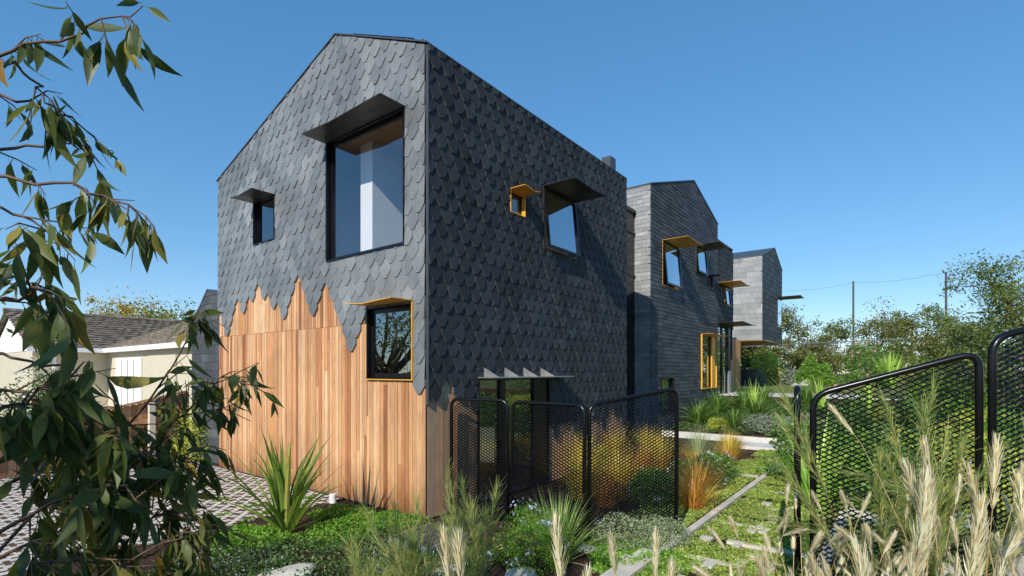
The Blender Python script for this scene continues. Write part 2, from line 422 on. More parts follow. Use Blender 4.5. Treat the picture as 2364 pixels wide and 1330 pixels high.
FW = 5.44
FRONT_TOP = [(0, 5.55), (1.78, 6.363), (FW, 5.18)]
h_big = (.352, 2.0, 3.27, 4.93); h_small = (3.42, 4.10, 3.815, 4.51); h_low = (.213, 1.085, 1.645, 2.553)
fh = [h_big, h_small, h_low]
fplanes = [line_plane(FRONT_TOP[0], FRONT_TOP[1]), line_plane(FRONT_TOP[1], FRONT_TOP[2])]
fb = [(0, 1.5), (.11, 1.44), (.212, 1.6), (.25, 2.35), (1.09, 2.38), (1.19, 2.32), (1.30, 2.1), (1.415, 1.95), (1.6, 2.25), (1.8, 2.55), (2.04, 2.87), (2.2, 2.65), (2.335, 2.47), (2.5, 2.7), (2.725, 3.03),
      (2.95, 2.7), (3.141, 2.46), (3.28, 2.66), (3.411, 2.62), (3.53, 2.85), (3.701, 2.79), (3.85, 2.98), (4.02, 3.2), (4.2, 2.9), (4.397, 2.62), (4.52, 2.75), (4.66, 2.87), (4.8, 2.6), (4.98, 2.3), (5.15, 2.5), (5.343, 2.72), (5.44, 2.7)]
SL = 5.317
sh_amber = (1.55, 1.904, 3.98, 4.30); sh_big = (2.372, 3.352, 3.62, 4.575); sh_door = (.889, 2.562, .02, 1.65)
shs = [sh_amber, sh_big, sh_door]
sb = [(0, 1.5), (.1, 1.43), (.21, 1.40), (.30, 1.56), (.38, 1.68), (.5, 1.45), (.62, 1.3), (.75, 1.05), (.89, 1.2), (2.56, .9), (2.75, .72), (3.1, .95), (3.45, .65), (3.85, 1.0), (4.3, .7), (4.75, 1.0), (5.32, .65)]

fw = sheet(fm, [0, 1.78, FW], FRONT_TOP, 0, fh).build('front_wall', M['wall_back'], house)
o = scales(fm, 0.006, FW, 1.3, 6.5, fplanes, fh, fb).build('slate_cladding', M['slate_sunlit'], fw); tag(o, 'scalloped slates, coloured pale for sunlight, with zigzag lower edge on the front gable')
o = boards(fm, .012, FW, .02, 2.36, [h_low, (0, .2, 1.7, 3)], .066, None)
o2 = boards(fm, 1.0, FW, 2.364, 3.3, [h_low], .066)
o.add(o2.v, o2.f); o.build('timber_cladding', M['timber'], fw); 
sw = sheet(sm, [0, SL], [(0, 5.55), (SL, 5.55)], 0, shs).build('side_wall', M['wall_back'], house)
o = scales(sm, 0.006, SL, .5, 5.6, [(0, -1, 5.55)], shs, sb, flat=.13, d0=.012, d1=.044, cutedge=True).build('slate_cladding', M['slate_shaded'], sw); tag(o, 'scalloped slates along the side wall, coloured dark for its shade')
o = boards(sm, .012, .889, .02, 1.9, [sh_door], .12).build('timber_cladding', M['timber_grey'], sw); tag(o, 'weathered grey brown boards between the corner and the glazed door')
o = boards(sm, 2.565, SL, .02, 1.25, [], .12).build('timber_cladding', M['timber_grey'], sw); tag(o, 'weathered grey brown boards right of the glazed door')
MB().box(-.014, .002, -.04, -.001, 1.35, 5.56).build('corner_trim', M['trim'], house)
# roofs, back and far walls of the front wing
mb = MB()
mb.prism([(-.045, -.04, 5.553), (-.045, 1.78, 6.372), (SL+.02, 1.78, 6.372), (SL+.02, -.04, 5.553)], (0, 0, .018))
mb.prism([(-.045, 1.781, 6.372), (-.045, FW+.03, 5.175), (SL+.02, FW+.03, 5.175), (SL+.02, 1.781, 6.372)], (0, 0, .018))
for i in range(6):
    y = .15+i*.27; z = 5.553+(y+.03)*(.819/1.81)
    mb.box(.06, .11, y-.02, y+.02, z+.036, z+.075)
mb.build('roof', M['roof_dark'], house)
MB().box(.02, .9, .32, 1.6, 0, .01)
mb = MB(); mb.prism([(.1, .35, 5.80), (.1, 1.5, 6.31), (3.8, 1.5, 6.31), (3.8, .35, 5.80)], (0, 0, .03)); mb.build('solar_panel', M['black_metal'], house)
MB().box(4.72, 4.95, .02, .2, 5.58, 5.84).build('chimney', M['trim'], house)
mb = MB(); top = [(0, 5.55), (1.78, 6.363), (FW, 5.18)]
for a, b in zip(top, top[1:]): mb.add([(SL, a[0], 0), (SL, b[0], 0), (SL, b[0], b[1]), (SL, a[0], a[1])], [(0,1,2,3)])
mb.add([(0, FW, 0), (SL, FW, 0), (SL, FW, 5.18), (0, FW, 5.18)], [(0,1,2,3)])
mb.build('rear_wall', M['wall_back'], house)
# rooms seen through the glass
mb = MB()
mb.box(.37, 4.2, 1.5, 1.77, 2.8, 5.1); mb.box(4.2, 4.3, .1, 5.2, 2.8, 5.1); mb.box(.37, 4.2, 3.0, 3.1, 2.8, 5.1)
mb.build('partition', M['interior'], house)
mb = MB(); mb.tube([(1.6, 2.5, 4.98), (1.6, 2.5, 4.5)], .006, 5); mb.tube([(1.6, 2.5, 4.5), (1.6, 2.5, 4.28)], [.05, .19], 16); mb.build('pendant_lamp', M['awning_amber'], house)
mb = MB()
for i in range(4): mb.box(4.0, 4.19, 2.0, 2.95, 3.0+i*.38, 3.03+i*.38)
for i in range(3):
    yv = 2.02
    while yv < 2.88:
        t_ = random.uniform(.02, .05); mb.box(4.02, 4.16, yv, yv+t_, 3.032+i*.38, 3.032+i*.38+random.uniform(.18, .28)); yv += t_+.004
mb.build('bookshelf', M['timber_warm'], house)
MB().box(.06, 5.2, .06, 5.3, 2.72, 2.79).build('upper_floor', M['floor_wood'], house)
MB().box(.06, 5.2, .06, 5.3, 4.98, 5.03).build('ceiling', M['ceiling_wood'], house)
MB().box(.06, 5.2, .06, 5.3, .01, .03).build('lower_floor', M['floor_wood'], house)
mb = MB(); mb.box(2.4, 2.5, .1, 5.2, .03, 2.7); mb.build('partition', M['interior'], house)

def bar_frame(mb, mp, h, t, d0, d1):
    a0, a1, z0, z1 = h
    def bx(p, q, r_, s_):
        A = [mp(p, r_, d0), mp(q, r_, d0), mp(q, s_, d0), mp(p, s_, d0)]; d = Vector(mp(0, 0, d1))-Vector(mp(0, 0, d0))
        mb.prism(A, d)
    bx(a0, a0+t, z0, z1); bx(a1-t, a1, z0, z1); bx(a0+t, a1-t, z0, z0+t); bx(a0+t, a1-t, z1-t, z1)
def hood(mp, a0, a1, z, p, th=.008, dip=.03, up=.0, skew=0.0):
    """folded sheet hood: wall edge a0..a1 at height z, reaching out p, with one cross fold"""
    mb = MB(); am = a0+(a1-a0)*.62
    def pt(a, d, k): return mp(a+skew*d, z+up*d/p-(dip if k else 0)*(d/p), d)
    grid = [(a0, 0), (am, 1), (a1, 0)]; dn = [0.0, p*.5, p]
    V = [pt(a, d, k) for a, k in grid for d in dn]; n = len(V)
    V2 = [(v[0], v[1], v[2]+th) for v in V]
    F = []
    for i in range(2):
        for j in range(2):
            q = (i*3+j, (i+1)*3+j, (i+1)*3+j+1, i*3+j+1); F.append(q); F.append(tuple(n+k for k in q[::-1]))
    rim = [0, 1, 2, 5, 8, 7, 6, 3]
    for i in range(8):
        a, b = rim[i], rim[(i+1) % 8]; F.append((a, b, n+b, n+a))
    return mb.add(V+V2, F)
def flat(mp, h, d):
    a0, a1, z0, z1 = h; return MB().add([mp(a0, z0, d), mp(a1, z0, d), mp(a1, z1, d), mp(a0, z1, d)], [(0,1,2,3)])
def window(mp, h, fmat, hoodmat, p, label, pane='glass', tilt=0.0, lip=.045, th=.03, dpt=.10, hz=.0, dip=.03, skew=0.0, sash='black_metal', ft=None):
    t = ft or th*.55
    mb = MB(); bar_frame(mb, mp, h, t, -dpt, lip)
    f = mb.build('window', fmat, house); tag(f, label)
    a0, a1, z0, z1 = h; hi = (a0+t, a1-t, z0+t, z1-t)
    def tm(a, z, d):
        return mp(a, hi[3]-(hi[3]-z)*math.cos(tilt), d+(hi[3]-z)*math.sin(tilt)) if tilt else mp(a, z, d)
    base = -.03 if not tilt else .02
    mb = MB()
    q = (hi[0]+.004, hi[1]-.004, hi[2]+.004, hi[3]-.004)
    if tilt:
        for (p0, p1, r0, r1) in ((q[0], q[0]+th, q[2], q[3]), (q[1]-th, q[1], q[2], q[3]), (q[0]+th, q[1]-th, q[2], q[2]+th), (q[0]+th, q[1]-th, q[3]-th, q[3])):
            A = [tm(p0, r0, base), tm(p1, r0, base), tm(p1, r1, base), tm(p0, r1, base)]
            d = Vector(mp(0, 0, .03))-Vector(mp(0, 0, 0)); mb.prism(A, d)
    else: bar_frame(mb, mp, q, th, base-.03, base+.01)
    mb.build('sash', M[sash], f)
    g = (q[0]+th, q[1]-th, q[2]+th, q[3]-th)
    mb = MB(); mb.add([tm(g[0], g[2], base), tm(g[1], g[2], base), tm(g[1], g[3], base), tm(g[0], g[3], base)], [(0,1,2,3)])
    mb.build('pane', M[pane], f)
    if hoodmat is not None:
        hood(mp, a0-.012, a1+.012, z1+hz, p, dip=dip, up=.0, skew=skew).build('hood', hoodmat, f)
    return f
window(fm, h_big, M['black_metal'], M['awning_dark'], .405, 'big upper window in the front gable under a dark hood', 'glass', th=.035)
window(fm, h_small, M['black_metal'], M['awning_dark'], .40, 'small upper front window under a dark hood', 'glass', th=.03)
f = window(fm, h_low, M['black_metal'], M['awning_amber'], .36, 'lower front window under an amber hood reflecting a tree', 'glass_dark', th=.055, hz=.03, ft=.014, lip=.04)
mb = MB(); mb.box(-.05, -.002, .200, .2125, 1.635, 2.58); mb.box(-.05, -.041, .213, 1.085, 1.635, 1.646); mb.build('amber_edge', M['awning_amber'], f)
window(sm, sh_amber, M['awning_amber'], M['awning_amber'], .30, 'tiny side window in a bright amber frame', 'glass', th=.03, ft=.012, skew=0)
window(sm, sh_big, M['awning_dark'], M['awning_dark'], .607, 'side window pushed open under a wide dark hood', 'glass_sky', tilt=.10, th=.035)
# glazed door on the side
f = MB(); bar_frame(f, sm, sh_door, .025, -.12, .03)
f = f.build('glazed_door', M['black_metal'], house)
mb = MB()
for a0, a1 in ((1.37, 1.48), (2.17, 2.53)):
    mb.box(a0, a1, -.005, .10, .05, 1.62)
mb.build('jamb', M['black_metal'], f)
flat(sm, (.91, 1.37, .05, 1.62), -.03).build('pane', M['glass_dark'], f); flat(sm, (1.48, 2.17, .05, 1.62), -.03).build('pane', M['glass_dark'], f)
mb = MB(); mb.box(.86, 2.85, -.30, -.028, 1.655, 1.668); mb.build('hood', M['galv'], f)
for a in (.98, 1.42, 1.86, 2.3):
    MB().prism([(a, -.028, 1.669), (a, -.29, 1.669), (a, -.028, 1.80)], (.008, 0, 0)).build('bracket', M['galv'], f)

# link between the wings
mb = MB(); mb.box(SL+.01, 8.47, 1.21, 3.5, 0, 5.9); lk = mb.build('link_wall', M['black_metal'], house)
mb = MB()
for z in (.9, 2.0, 3.1, 4.2, 5.3): mb.box(SL+.02, 8.46, 1.18, 1.208, z, z+.05)
mb.box(SL+.02, 8.46, 1.16, 1.209, 5.84, 5.93); mb.build('transom', M['black_metal'], lk)

# middle wing
MX0, MX1, MY = 8.48, 14.33, .78
mm_ = lambda x, z, d: (x, MY-d, z); mf = lambda y, z, d: (MX0-d, y, z)
MTOP = [(MX0, 6.54), (11.81, 7.59), (MX1, 6.82)]
w1 = (9.259, 10.468, 4.06, 5.26); w2 = (11.964, 12.98, 4.81, 5.65); w3 = (13.297, 13.696, 4.5, 4.91); wl = (12.495, 14.084, 1.165, 2.92); ws = (9.131, 10.018, .62, 1.57)
mh = [w1, w2, w3, wl, ws]
mw = sheet(mm_, [MX0, 11.81, MX1], MTOP, 0, mh).build('middle_wall', M['wall_back'], house)
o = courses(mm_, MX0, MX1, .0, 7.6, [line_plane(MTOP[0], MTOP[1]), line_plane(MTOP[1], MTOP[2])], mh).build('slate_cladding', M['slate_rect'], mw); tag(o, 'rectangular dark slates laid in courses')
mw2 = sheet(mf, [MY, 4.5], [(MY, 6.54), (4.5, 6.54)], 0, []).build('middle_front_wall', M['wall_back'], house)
o = courses(mf, MY, 4.5, 0, 6.54, [(0, -1, 6.54)], []).build('slate_cladding', M['slate_rect_sunlit'], mw2); tag(o, 'coursed slates on the narrow return wall, coloured pale for sunlight')
mb = MB(); mb.prism([(MX0-.03, MY-.03, 6.545), (11.81, MY-.03, 7.6), (11.81, 5, 7.6), (MX0-.03, 5, 6.545)], (0, 0, .03))
mb.prism([(11.811, MY-.03, 7.6), (MX1+.03, MY-.03, 6.82), (MX1+.03, 5, 6.82), (11.811, 5, 7.6)], (0, 0, .03)); mb.build('roof', M['roof_dark'], house)
MB().add([(MX1, MY, 0), (MX1, 5, 0), (MX1, 5, 6.82), (MX1, MY, 6.82)], [(0,1,2,3)]).build('rear_wall', M['wall_back'], house)
window(mm_, w1, M['awning_amber'], M['awning_amber'], .71, 'open window under a long amber hood on the middle wing', 'glass_sky', tilt=.09, th=.05, ft=.013, lip=.022)
window(mm_, w2, M['awning_dark'], M['awning_dark'], .76, 'open window under a dark hood on the middle wing', 'glass_sky', tilt=.09, th=.05, ft=.014)
window(mm_, w3, M['awning_dark'], M['awning_dark'], .34, 'tiny window under a dark hood on the middle wing', 'glass_dark')
f = window(mm_, wl, M['awning_amber'], M['awning_amber'], .42, 'low window in a deep amber box on the middle wing', 'glass_dark', lip=.06, th=.05)
MB().box(13.55, 13.9, MY-.052, MY-.012, 1.19, 2.88).build('side_panel', M['awning_amber'], f)
window(mm_, ws, M['black_metal'], None, 0, 'small low window beside the gate on the middle wing', 'glass_dark', th=.05)

# scaled bay behind the middle wing, glazed doors and post below it
BX0, BX1, BY = 14.35, 16.35, .8
bm_ = lambda x, z, d: (x, BY-d, z)
bw = (15.2, 15.85, 4.1, 4.75)
bb = sheet(bm_, [BX0, BX1], [(BX0, 6.3), (BX1, 6.2)], 3.45, [bw]).build('bay_wall', M['wall_back'], house)
scales(bm_, BX0, BX1, 3.3, 6.3, [line_plane((BX0, 6.3), (BX1, 6.2))], [bw]).build('slate_cladding', M['slate_shaded'], bb)
mb = MB(); mb.box(BX0, BX1+.02, BY-.02, 4.5, 6.3, 6.34); mb.box(BX1, BX1+.03, BY+.01, 4.4, .9, 6.3); mb.box(BX0, BX1, BY+.005, 4.4, 3.42, 3.44); mb.build('roof', M['roof_dark'], house)
window(bm_, bw, M['awning_amber'], None, 0, 'small amber framed window on the scaled bay', 'glass_sky', tilt=.1, th=.04)
hood(bm_, 14.4, 15.9, 4.82, .75).build('hood', M['awning_amber'], house)
hood(bm_, 14.36, 16.4, 3.42, .85).build('hood', M['awning_dark'], house)
f = MB(); bar_frame(f, bm_, (14.4, 15.7, .9, 3.4), .05, -.08, .0); f = f.build('glazed_door', M['black_metal'], house)
flat(bm_, (14.45, 15.65, .95, 3.35), -.04).build('pane', M['glass_dark'], f)
MB().box(15.0, 15.06, BY+.0, BY+.06, .95, 3.35).build('mullion', M['black_metal'], f)
p = MB().box(15.72, 16.0, BY-.02, BY+.2, .88, 3.42).build('post', M['black_metal'], house)
MB().box(15.70, 16.02, BY-.04, BY+.05, .88, 1.75).build('post_shoe', M['galv'], p)
# dark slatted stair behind the bay
mb = MB()
for i in range(26): mb.box(BX1+.1, 17.6, 1.3, 1.34, 3.4+i*.11, 3.46+i*.11)
mb.build('slat_screen', M['black_metal'], house)

# rear wing, raised
RX0, RX1, RY0 = 21.15, 25.7, .75
rm_ = lambda x, z, d: (x, RY0-d, z); rf = lambda y, z, d: (RX0-d, y, z)
RT = [(RX0, 6.95), (23.8, 7.77), (RX1, 6.95)]
nh = (24.6, 25.71, 3.98, 5.4)
rw = sheet(rm_, [RX0, 23.8, RX1], RT, 3.16, [nh]).build('rear_wing_wall', M['wall_back'], house)
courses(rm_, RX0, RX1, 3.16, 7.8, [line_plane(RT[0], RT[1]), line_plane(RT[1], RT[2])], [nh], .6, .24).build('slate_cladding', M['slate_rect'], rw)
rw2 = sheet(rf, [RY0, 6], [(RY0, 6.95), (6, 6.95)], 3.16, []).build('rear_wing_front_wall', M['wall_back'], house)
o = courses(rf, RY0, 6, 3.16, 6.95, [(0, -1, 6.95)], [], .6, .24).build('slate_cladding', M['slate_rect_sunlit'], rw2); tag(o, 'coursed slates on the raised rear box, coloured pale for sunlight')
mb = MB(); mb.prism([(RX0-.03, RY0-.03, 6.955), (23.8, RY0-.03, 7.78), (23.8, 6, 7.78), (RX0-.03, 6, 6.955)], (0, 0, .04))
mb.prism([(23.801, RY0-.03, 7.78), (RX1+.03, RY0-.03, 6.955), (RX1+.03, 6, 6.955), (23.801, 6, 7.78)], (0, 0, .04)); mb.build('roof', M['roof_dark'], house)
MB().box(RX0+.01, RX1, RY0+.01, 6, 3.12, 3.155).build('soffit', M['timber_warm'], house)
mb = MB(); mb.box(25.66, 25.69, RY0+.02, RY0+1.2, 3.98, 5.4); mb.box(24.6, 25.66, RY0+.015, RY0+.03, 3.98, 5.4); mb.build('corner_glazing', M['glass_sky'], house)
hood(rm_, 24.45, 25.85, 5.46, 1.05).build('hood', M['awning_dark'], house)
MB().box(25.67, 25.7, RY0+1.2, 6, 3.16, 6.9).build('rear_wall', M['wall_back'], house)
boards(lambda x, z, d: (x, 1.5-d, z), 18.0, 20.4, .9, 3.12, [], .12).build('timber_core_wall', M['timber_warm'], house)
MB().box(18.0, 20.4, 1.51, 3, .9, 3.11).build('timber_core', M['wall_back'], house)

# low garage wing on the left
GX = .16
gm = lambda y, z, d: (GX-d, y, z)
GT = [(FW-.0, 3.08), (6.33, 3.3), (7.05, 2.66)]
gw = sheet(gm, [FW, 6.33, 7.05], GT, 0, []).build('garage_wall', M['wall_back'], house)
o = courses(gm, FW+.004, 7.05, 0, 3.4, [line_plane(GT[0], GT[1]), line_plane(GT[1], GT[2])], [], .3, .16).build('slate_cladding', M['slate_rect'], gw)
mb = MB()
mb.prism([(GX-.02, FW+.005, 3.085), (GX-.02, 6.33, 3.31), (5.5, 6.33, 3.31), (5.5, FW+.005, 3.085)], (0, 0, .03))
mb.prism([(GX-.02, 6.331, 3.31), (GX-.02, 7.08, 2.65), (5.5, 7.08, 2.65), (5.5, 6.331, 3.31)], (0, 0, .03)); mb.build('roof', M['roof_dark'], house)
MB().add([(GX, 7.05, 0), (5.5, 7.05, 0), (5.5, 7.05, 2.66), (GX, 7.05, 2.66)], [(0,1,2,3)]).build('garage_side_wall', M['wall_back'], house)

# ------------------------------------------------------------------ ground and paving
def mat_ground():
    m, nt = newmat('mulch_soil'); v = coords(nt)
    n1 = noise(nt, 55, 5, .7, v); n2 = noise(nt, 3, 4, .6, v)
    r = ramp(nt, [(.3, (.018, .011, .008)), (.5, (.06, .034, .022)), (.62, (.1, .06, .04)), (.75, (.2, .14, .1))]); L(nt, n1.outputs['Fac'], r.inputs['Fac'])
    r2 = ramp(nt, [(.3, (.6, .6, .6)), (.7, (1.2, 1.15, 1.1))]); L(nt, n2.outputs['Fac'], r2.inputs['Fac'])
    c = mixc(nt, 1.0, r.outputs[0], r2.outputs[0], 'MULTIPLY')
    b = pbsdf(nt, c, .95, 0, .2, n1.outputs['Fac'], 1.0, .03); out(nt, b.outputs[0]); return m
M['mulch'] = mat_ground()
def mat_lawn():
    m, nt = newmat('dry_lawn'); v = coords(nt)
    n1 = noise(nt, 60, 5, .7, v); n2 = noise(nt, .8, 4, .6, v)
    r = ramp(nt, [(.3, (.1, .12, .03)), (.55, (.2, .21, .06)), (.75, (.36, .31, .13))]); L(nt, n2.outputs['Fac'], r.inputs['Fac'])
    r2 = ramp(nt, [(.3, (.55, .55, .55)), (.7, (1.3, 1.3, 1.3))]); L(nt, n1.outputs['Fac'], r2.inputs['Fac'])
    c = mixc(nt, 1.0, r.outputs[0], r2.outputs[0], 'MULTIPLY')
    b = pbsdf(nt, c, .95, 0, .2, n1.outputs['Fac'], .8, .03); out(nt, b.outputs[0]); return m
M['lawn'] = mat_lawn()
def mat_paver():
    m, nt = newmat('cross_pavers')
    t = nt.nodes.new('ShaderNodeTexCoord'); sp = nt.nodes.new('ShaderNodeSeparateXYZ'); L(nt, t.outputs['Object'], sp.inputs[0])
    P = .30
    def cross(ox, oy):
        fx = math_(nt, 'ABSOLUTE', math_(nt, 'SUBTRACT', math_(nt, 'FRACT', math_(nt, 'ADD', math_(nt, 'MULTIPLY', sp.outputs[0], 1/P), ox+100)), .5))
        fy = math_(nt, 'ABSOLUTE', math_(nt, 'SUBTRACT', math_(nt, 'FRACT', math_(nt, 'ADD', math_(nt, 'MULTIPLY', sp.outputs[1], 1/P), oy+100)), .5))
        a = math_(nt, 'MULTIPLY', math_(nt, 'LESS_THAN', fx, .33), math_(nt, 'LESS_THAN', fy, .095))
        b = math_(nt, 'MULTIPLY', math_(nt, 'LESS_THAN', fx, .095), math_(nt, 'LESS_THAN', fy, .33))
        return math_(nt, 'MAXIMUM', a, b)
    k = math_(nt, 'MAXIMUM', cross(0, 0), cross(.5, .5))
    v = coords(nt); n1 = noise(nt, 4, 5, .65, v); n2 = noise(nt, 60, 4, .7, v)
    r = ramp(nt, [(.3, (.5, .46, .4)), (.7, (.68, .64, .57))]); L(nt, n1.outputs['Fac'], r.inputs['Fac'])
    r2 = ramp(nt, [(.35, (.045, .025, .016)), (.65, (.16, .1, .065))]); L(nt, n2.outputs['Fac'], r2.inputs['Fac'])
    c = mixc(nt, k, r.outputs[0], r2.outputs[0])
    h = math_(nt, 'ADD', math_(nt, 'MULTIPLY', k, -1.0), math_(nt, 'MULTIPLY', n2.outputs['Fac'], .15))
    b = pbsdf(nt, c, .9, 0, .2, h, 1.0, .03); out(nt, b.outputs[0]); return m
M['paver'] = mat_paver()

xs = [-400, -200, -80, -40, -20, -12, -8, -6, -5] + [i*.25-4.5 for i in range(22)] + [1.2, 2, 4, 6, 8, 9.2, 9.3, 9.4] + [9.9+i*.5 for i in range(10)] + [14.46, 14.6, 16, 20, 26, 40, 80, 200, 400]
ys = [-400, -200, -80, -40, -24, -18, -14, -12, -10] + [-9+i*.25 for i in range(61)] + [6.9, 7.0, 7.2, 7.6, 8.0, 8.6, 10, 14, 20, 40, 80, 200, 400]
mb = MB(); nx, ny = len(xs), len(ys)
mb.add([(x, y, terrain(x, y)-.004) for x in xs for y in ys], [(i*ny+j, (i+1)*ny+j, (i+1)*ny+j+1, i*ny+j+1) for i in range(nx-1) for j in range(ny-1)])
tag(mb.build('ground', M['mulch'], smooth=False), kind='structure')
def pad(name, mat, x0, x1, y0, y1, z0, z1, kind='structure'):
    return tag(MB().box(x0, x1, y0, y1, z0, z1).build(name, mat), kind=kind)
pad('driveway', M['paver'], -9, -.03, 1.62, 7.1, -.05, .012)
pad('lawn', M['lawn'], 14.62, 60, -40, 6.8, .5, .912)
pad('terrace_edge', M['concrete_pale'], 14.46, 14.615, -6.5, .75, .55, .925)
pad('terrace_paving', M['concrete_pale'], 14.62, 16.9, -3.2, .76, .6, .93)
pad('kerb', M['concrete_pale'], 9.2, 9.32, -6.4, .9, -.1, .15)
pad('kerb', M['concrete_pale'], 8.15, 8.85, -6.4, -1.15, -.1, .07)
pad('neighbour_drive', M['concrete'], -9, 16, 8.6, 17.6, -.7, -.49)

# path: concrete strips between planted cells
PY0, PY1 = -2.52, -3.9
mb = MB()
mb.box(.55, 8.1, PY0-.10, PY0-.02, -.05, .03); mb.box(-1.2, 8.5, PY1, PY1+.11, -.05, .03)
for x, a, b in [(-.55, .1, .75), (.15, .45, 1.0), (.62, .0, .5), (1.3, .3, .95), (1.95, .0, .55), (2.9, .35, 1.0), (3.9, 0, .6), (4.95, .3, 1.0), (6.1, 0, 1.0), (7.3, 0, 1.0)]:
    ya, yb = PY1+.112+(PY0-PY1-.25)*(1-b), PY1+.112+(PY0-PY1-.25)*(1-a); mb.box(x, x+random.uniform(.05, .09), ya, yb, -.05, .028)
for k in range(26):
    x = random.uniform(-1.2, 3.2); y = random.uniform(PY1+.15, PY0-.3); a = random.uniform(.05, .12); mb.box(x, x+a*random.uniform(1, 2.2), y, y+a, -.05, random.uniform(.02, .035))
mb.box(-1.2, .549, PY0-.1, PY0+.1, -.05, .045)
mb.box(.2, .33, PY0+.102, -1.9, -.05, .03); mb.box(1.1, 1.22, PY0+.004, -1.6, -.05, .03); mb.box(4.9, 5.02, PY0+.004, -1.7, -.05, .03)
tag(mb.build('path', M['concrete']), kind='structure')

# ------------------------------------------------------------------ mesh screens and gates
def rounded(pts, r, n=6):
    o = []
    for i, p in enumerate(pts):
        if i in (0, len(pts)-1): o.append(Vector(p)); continue
        p = Vector(p); a = (Vector(pts[i-1])-p).normalized(); b = (Vector(pts[i+1])-p).normalized()
        for k in range(n+1):
            t = k/n; o.append((p+a*r)*(1-t)**2 + p*2*t*(1-t) + (p+b*r)*t*t)
    return o
def panel(A, B, zt0, zt1, label, zb=.1, foot=(0., 0.), group=None, name='mesh_screen', cat='mesh screen', rad=.022):
    """framed expanded metal panel between two site points"""
    ax, ay = W(*A); bx, by = W(*B); Ln = math.hypot(bx-ax, by-ay); rz = math.atan2(by-ay, bx-ax)
    e = empty(name, (ax, ay, 0), rz, label, cat, group)
    fr = MB()
    fr.tube(rounded([(0, 0, foot[0]), (0, 0, zt0), (Ln, 0, zt1), (Ln, 0, foot[1])], .11), rad, 10)
    fr.tube([(0, 0, zb), (Ln, 0, zb)], rad*.9, 8)
    fr.build('frame', M['black_metal'], e, smooth=True)
    mb = MB(); dw, dh = .066, .034
    top = lambda x: zt0+(zt1-zt0)*x/Ln
    nrow = int((max(zt0, zt1)-zb)/(dh/2))+1; ncol = int(Ln/(dw/2))+1
    for r_ in range(0, nrow):
        z = zb + r_*dh
        pts = []
        for c in range(ncol+1):
            x = c*dw/2; zz = z + (dh/2 if (c % 2) else 0) + (0 if r_ % 1 == 0 else 0)
            pts.append((x, zz))
        # one strand zigzags up, the strand above zigzags the other way: together they enclose diamonds
        for flip in (0, 1):
            for c in range(ncol):
                x0, x1 = c*dw/2, (c+1)*dw/2
                if x1 > Ln-.01: continue
                up = (c % 2) ^ flip
                z0 = z + (dh/2 if c % 2 else (dh if flip else 0)); z1 = z + ((dh if flip else 0) if c % 2 else dh/2)
                if max(z0, z1) > top(x0)-.012: continue
                if x0 < .09 and max(z0, z1) > zt0-.02-(.09-x0)*.9: continue
                if x1 > Ln-.09 and max(z0, z1) > zt1-.02-(x1-Ln+.09)*.9: continue
                y0, y1 = (.006, -.006) if up else (-.006, .006); t = .0044; k = .006
                mb.add([(x0, y0-k, z0-t), (x1, y1-k, z1-t), (x1, y1+k, z1+t), (x0, y0+k, z0+t)], [(0,1,2,3)])
    mb.build('expanded_mesh', M['black_metal'], e)
    return e
g = 'black mesh screens'
sA = panel((-.735, 6.23), (-.05, 5.93), 1.41, 1.405, 'narrow black mesh panel fixed beside the timber wall corner', .04, group=g)
sB = panel((.005, 5.72), (.735, 5.19), 1.405, 1.40, 'middle black mesh panel in front of the glazed side door', .04, group=g)
sC = panel((.79, 5.25), (1.78, 5.55), 1.40, 1.56, 'tall black mesh panel with rising top rail beside the green path', .14, group=g)
sD = panel((2.0, 3.6), (2.55, 4.58), 1.63, 1.60, 'open black mesh gate seen edge on at right of the path', .15, group=g, name='mesh_gate', cat='gate')
sE = panel((2.11, 3.6), (2.955, 3.25), 1.58, 1.87, 'wide black mesh panel with steeply sloping top behind the pale plumes', .3, group=g)
sF = panel((3.0, 3.21), (3.95, 3.1), 1.955, 2.2, 'highest black mesh panel cut by the right edge of the picture', .4, group=g)

# ------------------------------------------------------------------ plant generators (built around the origin)
def blades(n, ln, wd, spread, droop, K=7, base=.05, fold=.0, jit=.3):
    th = rng.uniform(0, 2*np.pi, n); el0 = np.pi/2 - np.abs(rng.normal(0, spread, n)); ll = ln*rng.uniform(1-jit, 1+jit*.5, n)
    d = np.stack([np.cos(th), np.sin(th)], 1)
    C = np.zeros((n, K, 3)); e_ = el0.copy(); p = np.concatenate([d*rng.uniform(0, base, n)[:,None], np.zeros((n,1))], 1); C[:,0] = p
    dr = droop*rng.uniform(.3, 1.6, n)
    for k in range(1, K):
        stp = ll/(K-1)
        p = p + np.stack([d[:,0]*np.cos(e_)*stp, d[:,1]*np.cos(e_)*stp, np.sin(e_)*stp], 1); C[:,k] = p
        e_ = e_ - dr/(K-1)*(.5+1.5*k/K)
    C[:,:,2] = np.maximum(C[:,:,2], -.01)
    t = np.linspace(0, 1, K); prof = np.clip(1.0-(2*t-.7)**2*.35, .2, 1); prof = prof*np.where(t > .6, np.clip((1-t)/.4, .04, 1), 1)
    Wd = wd*rng.uniform(.7, 1.2, n)[:,None]*prof[None]
    sd = np.stack([-d[:,1], d[:,0], rng.normal(0, .25, n)], 1); sd /= np.linalg.norm(sd,axis=1,keepdims=True)
    return C, Wd, sd
def strap_plant(name, loc, n, ln, wd, spread, droop, mat, label, cat, group=None, fold=.12, K=7, base=.05):
    mb = MB(); mb.ribbons(*blades(n, ln, wd, spread, droop, K, base), fold=fold)
    o = mb.build(name, M[mat], loc=loc); return tag(o, label, cat, group)
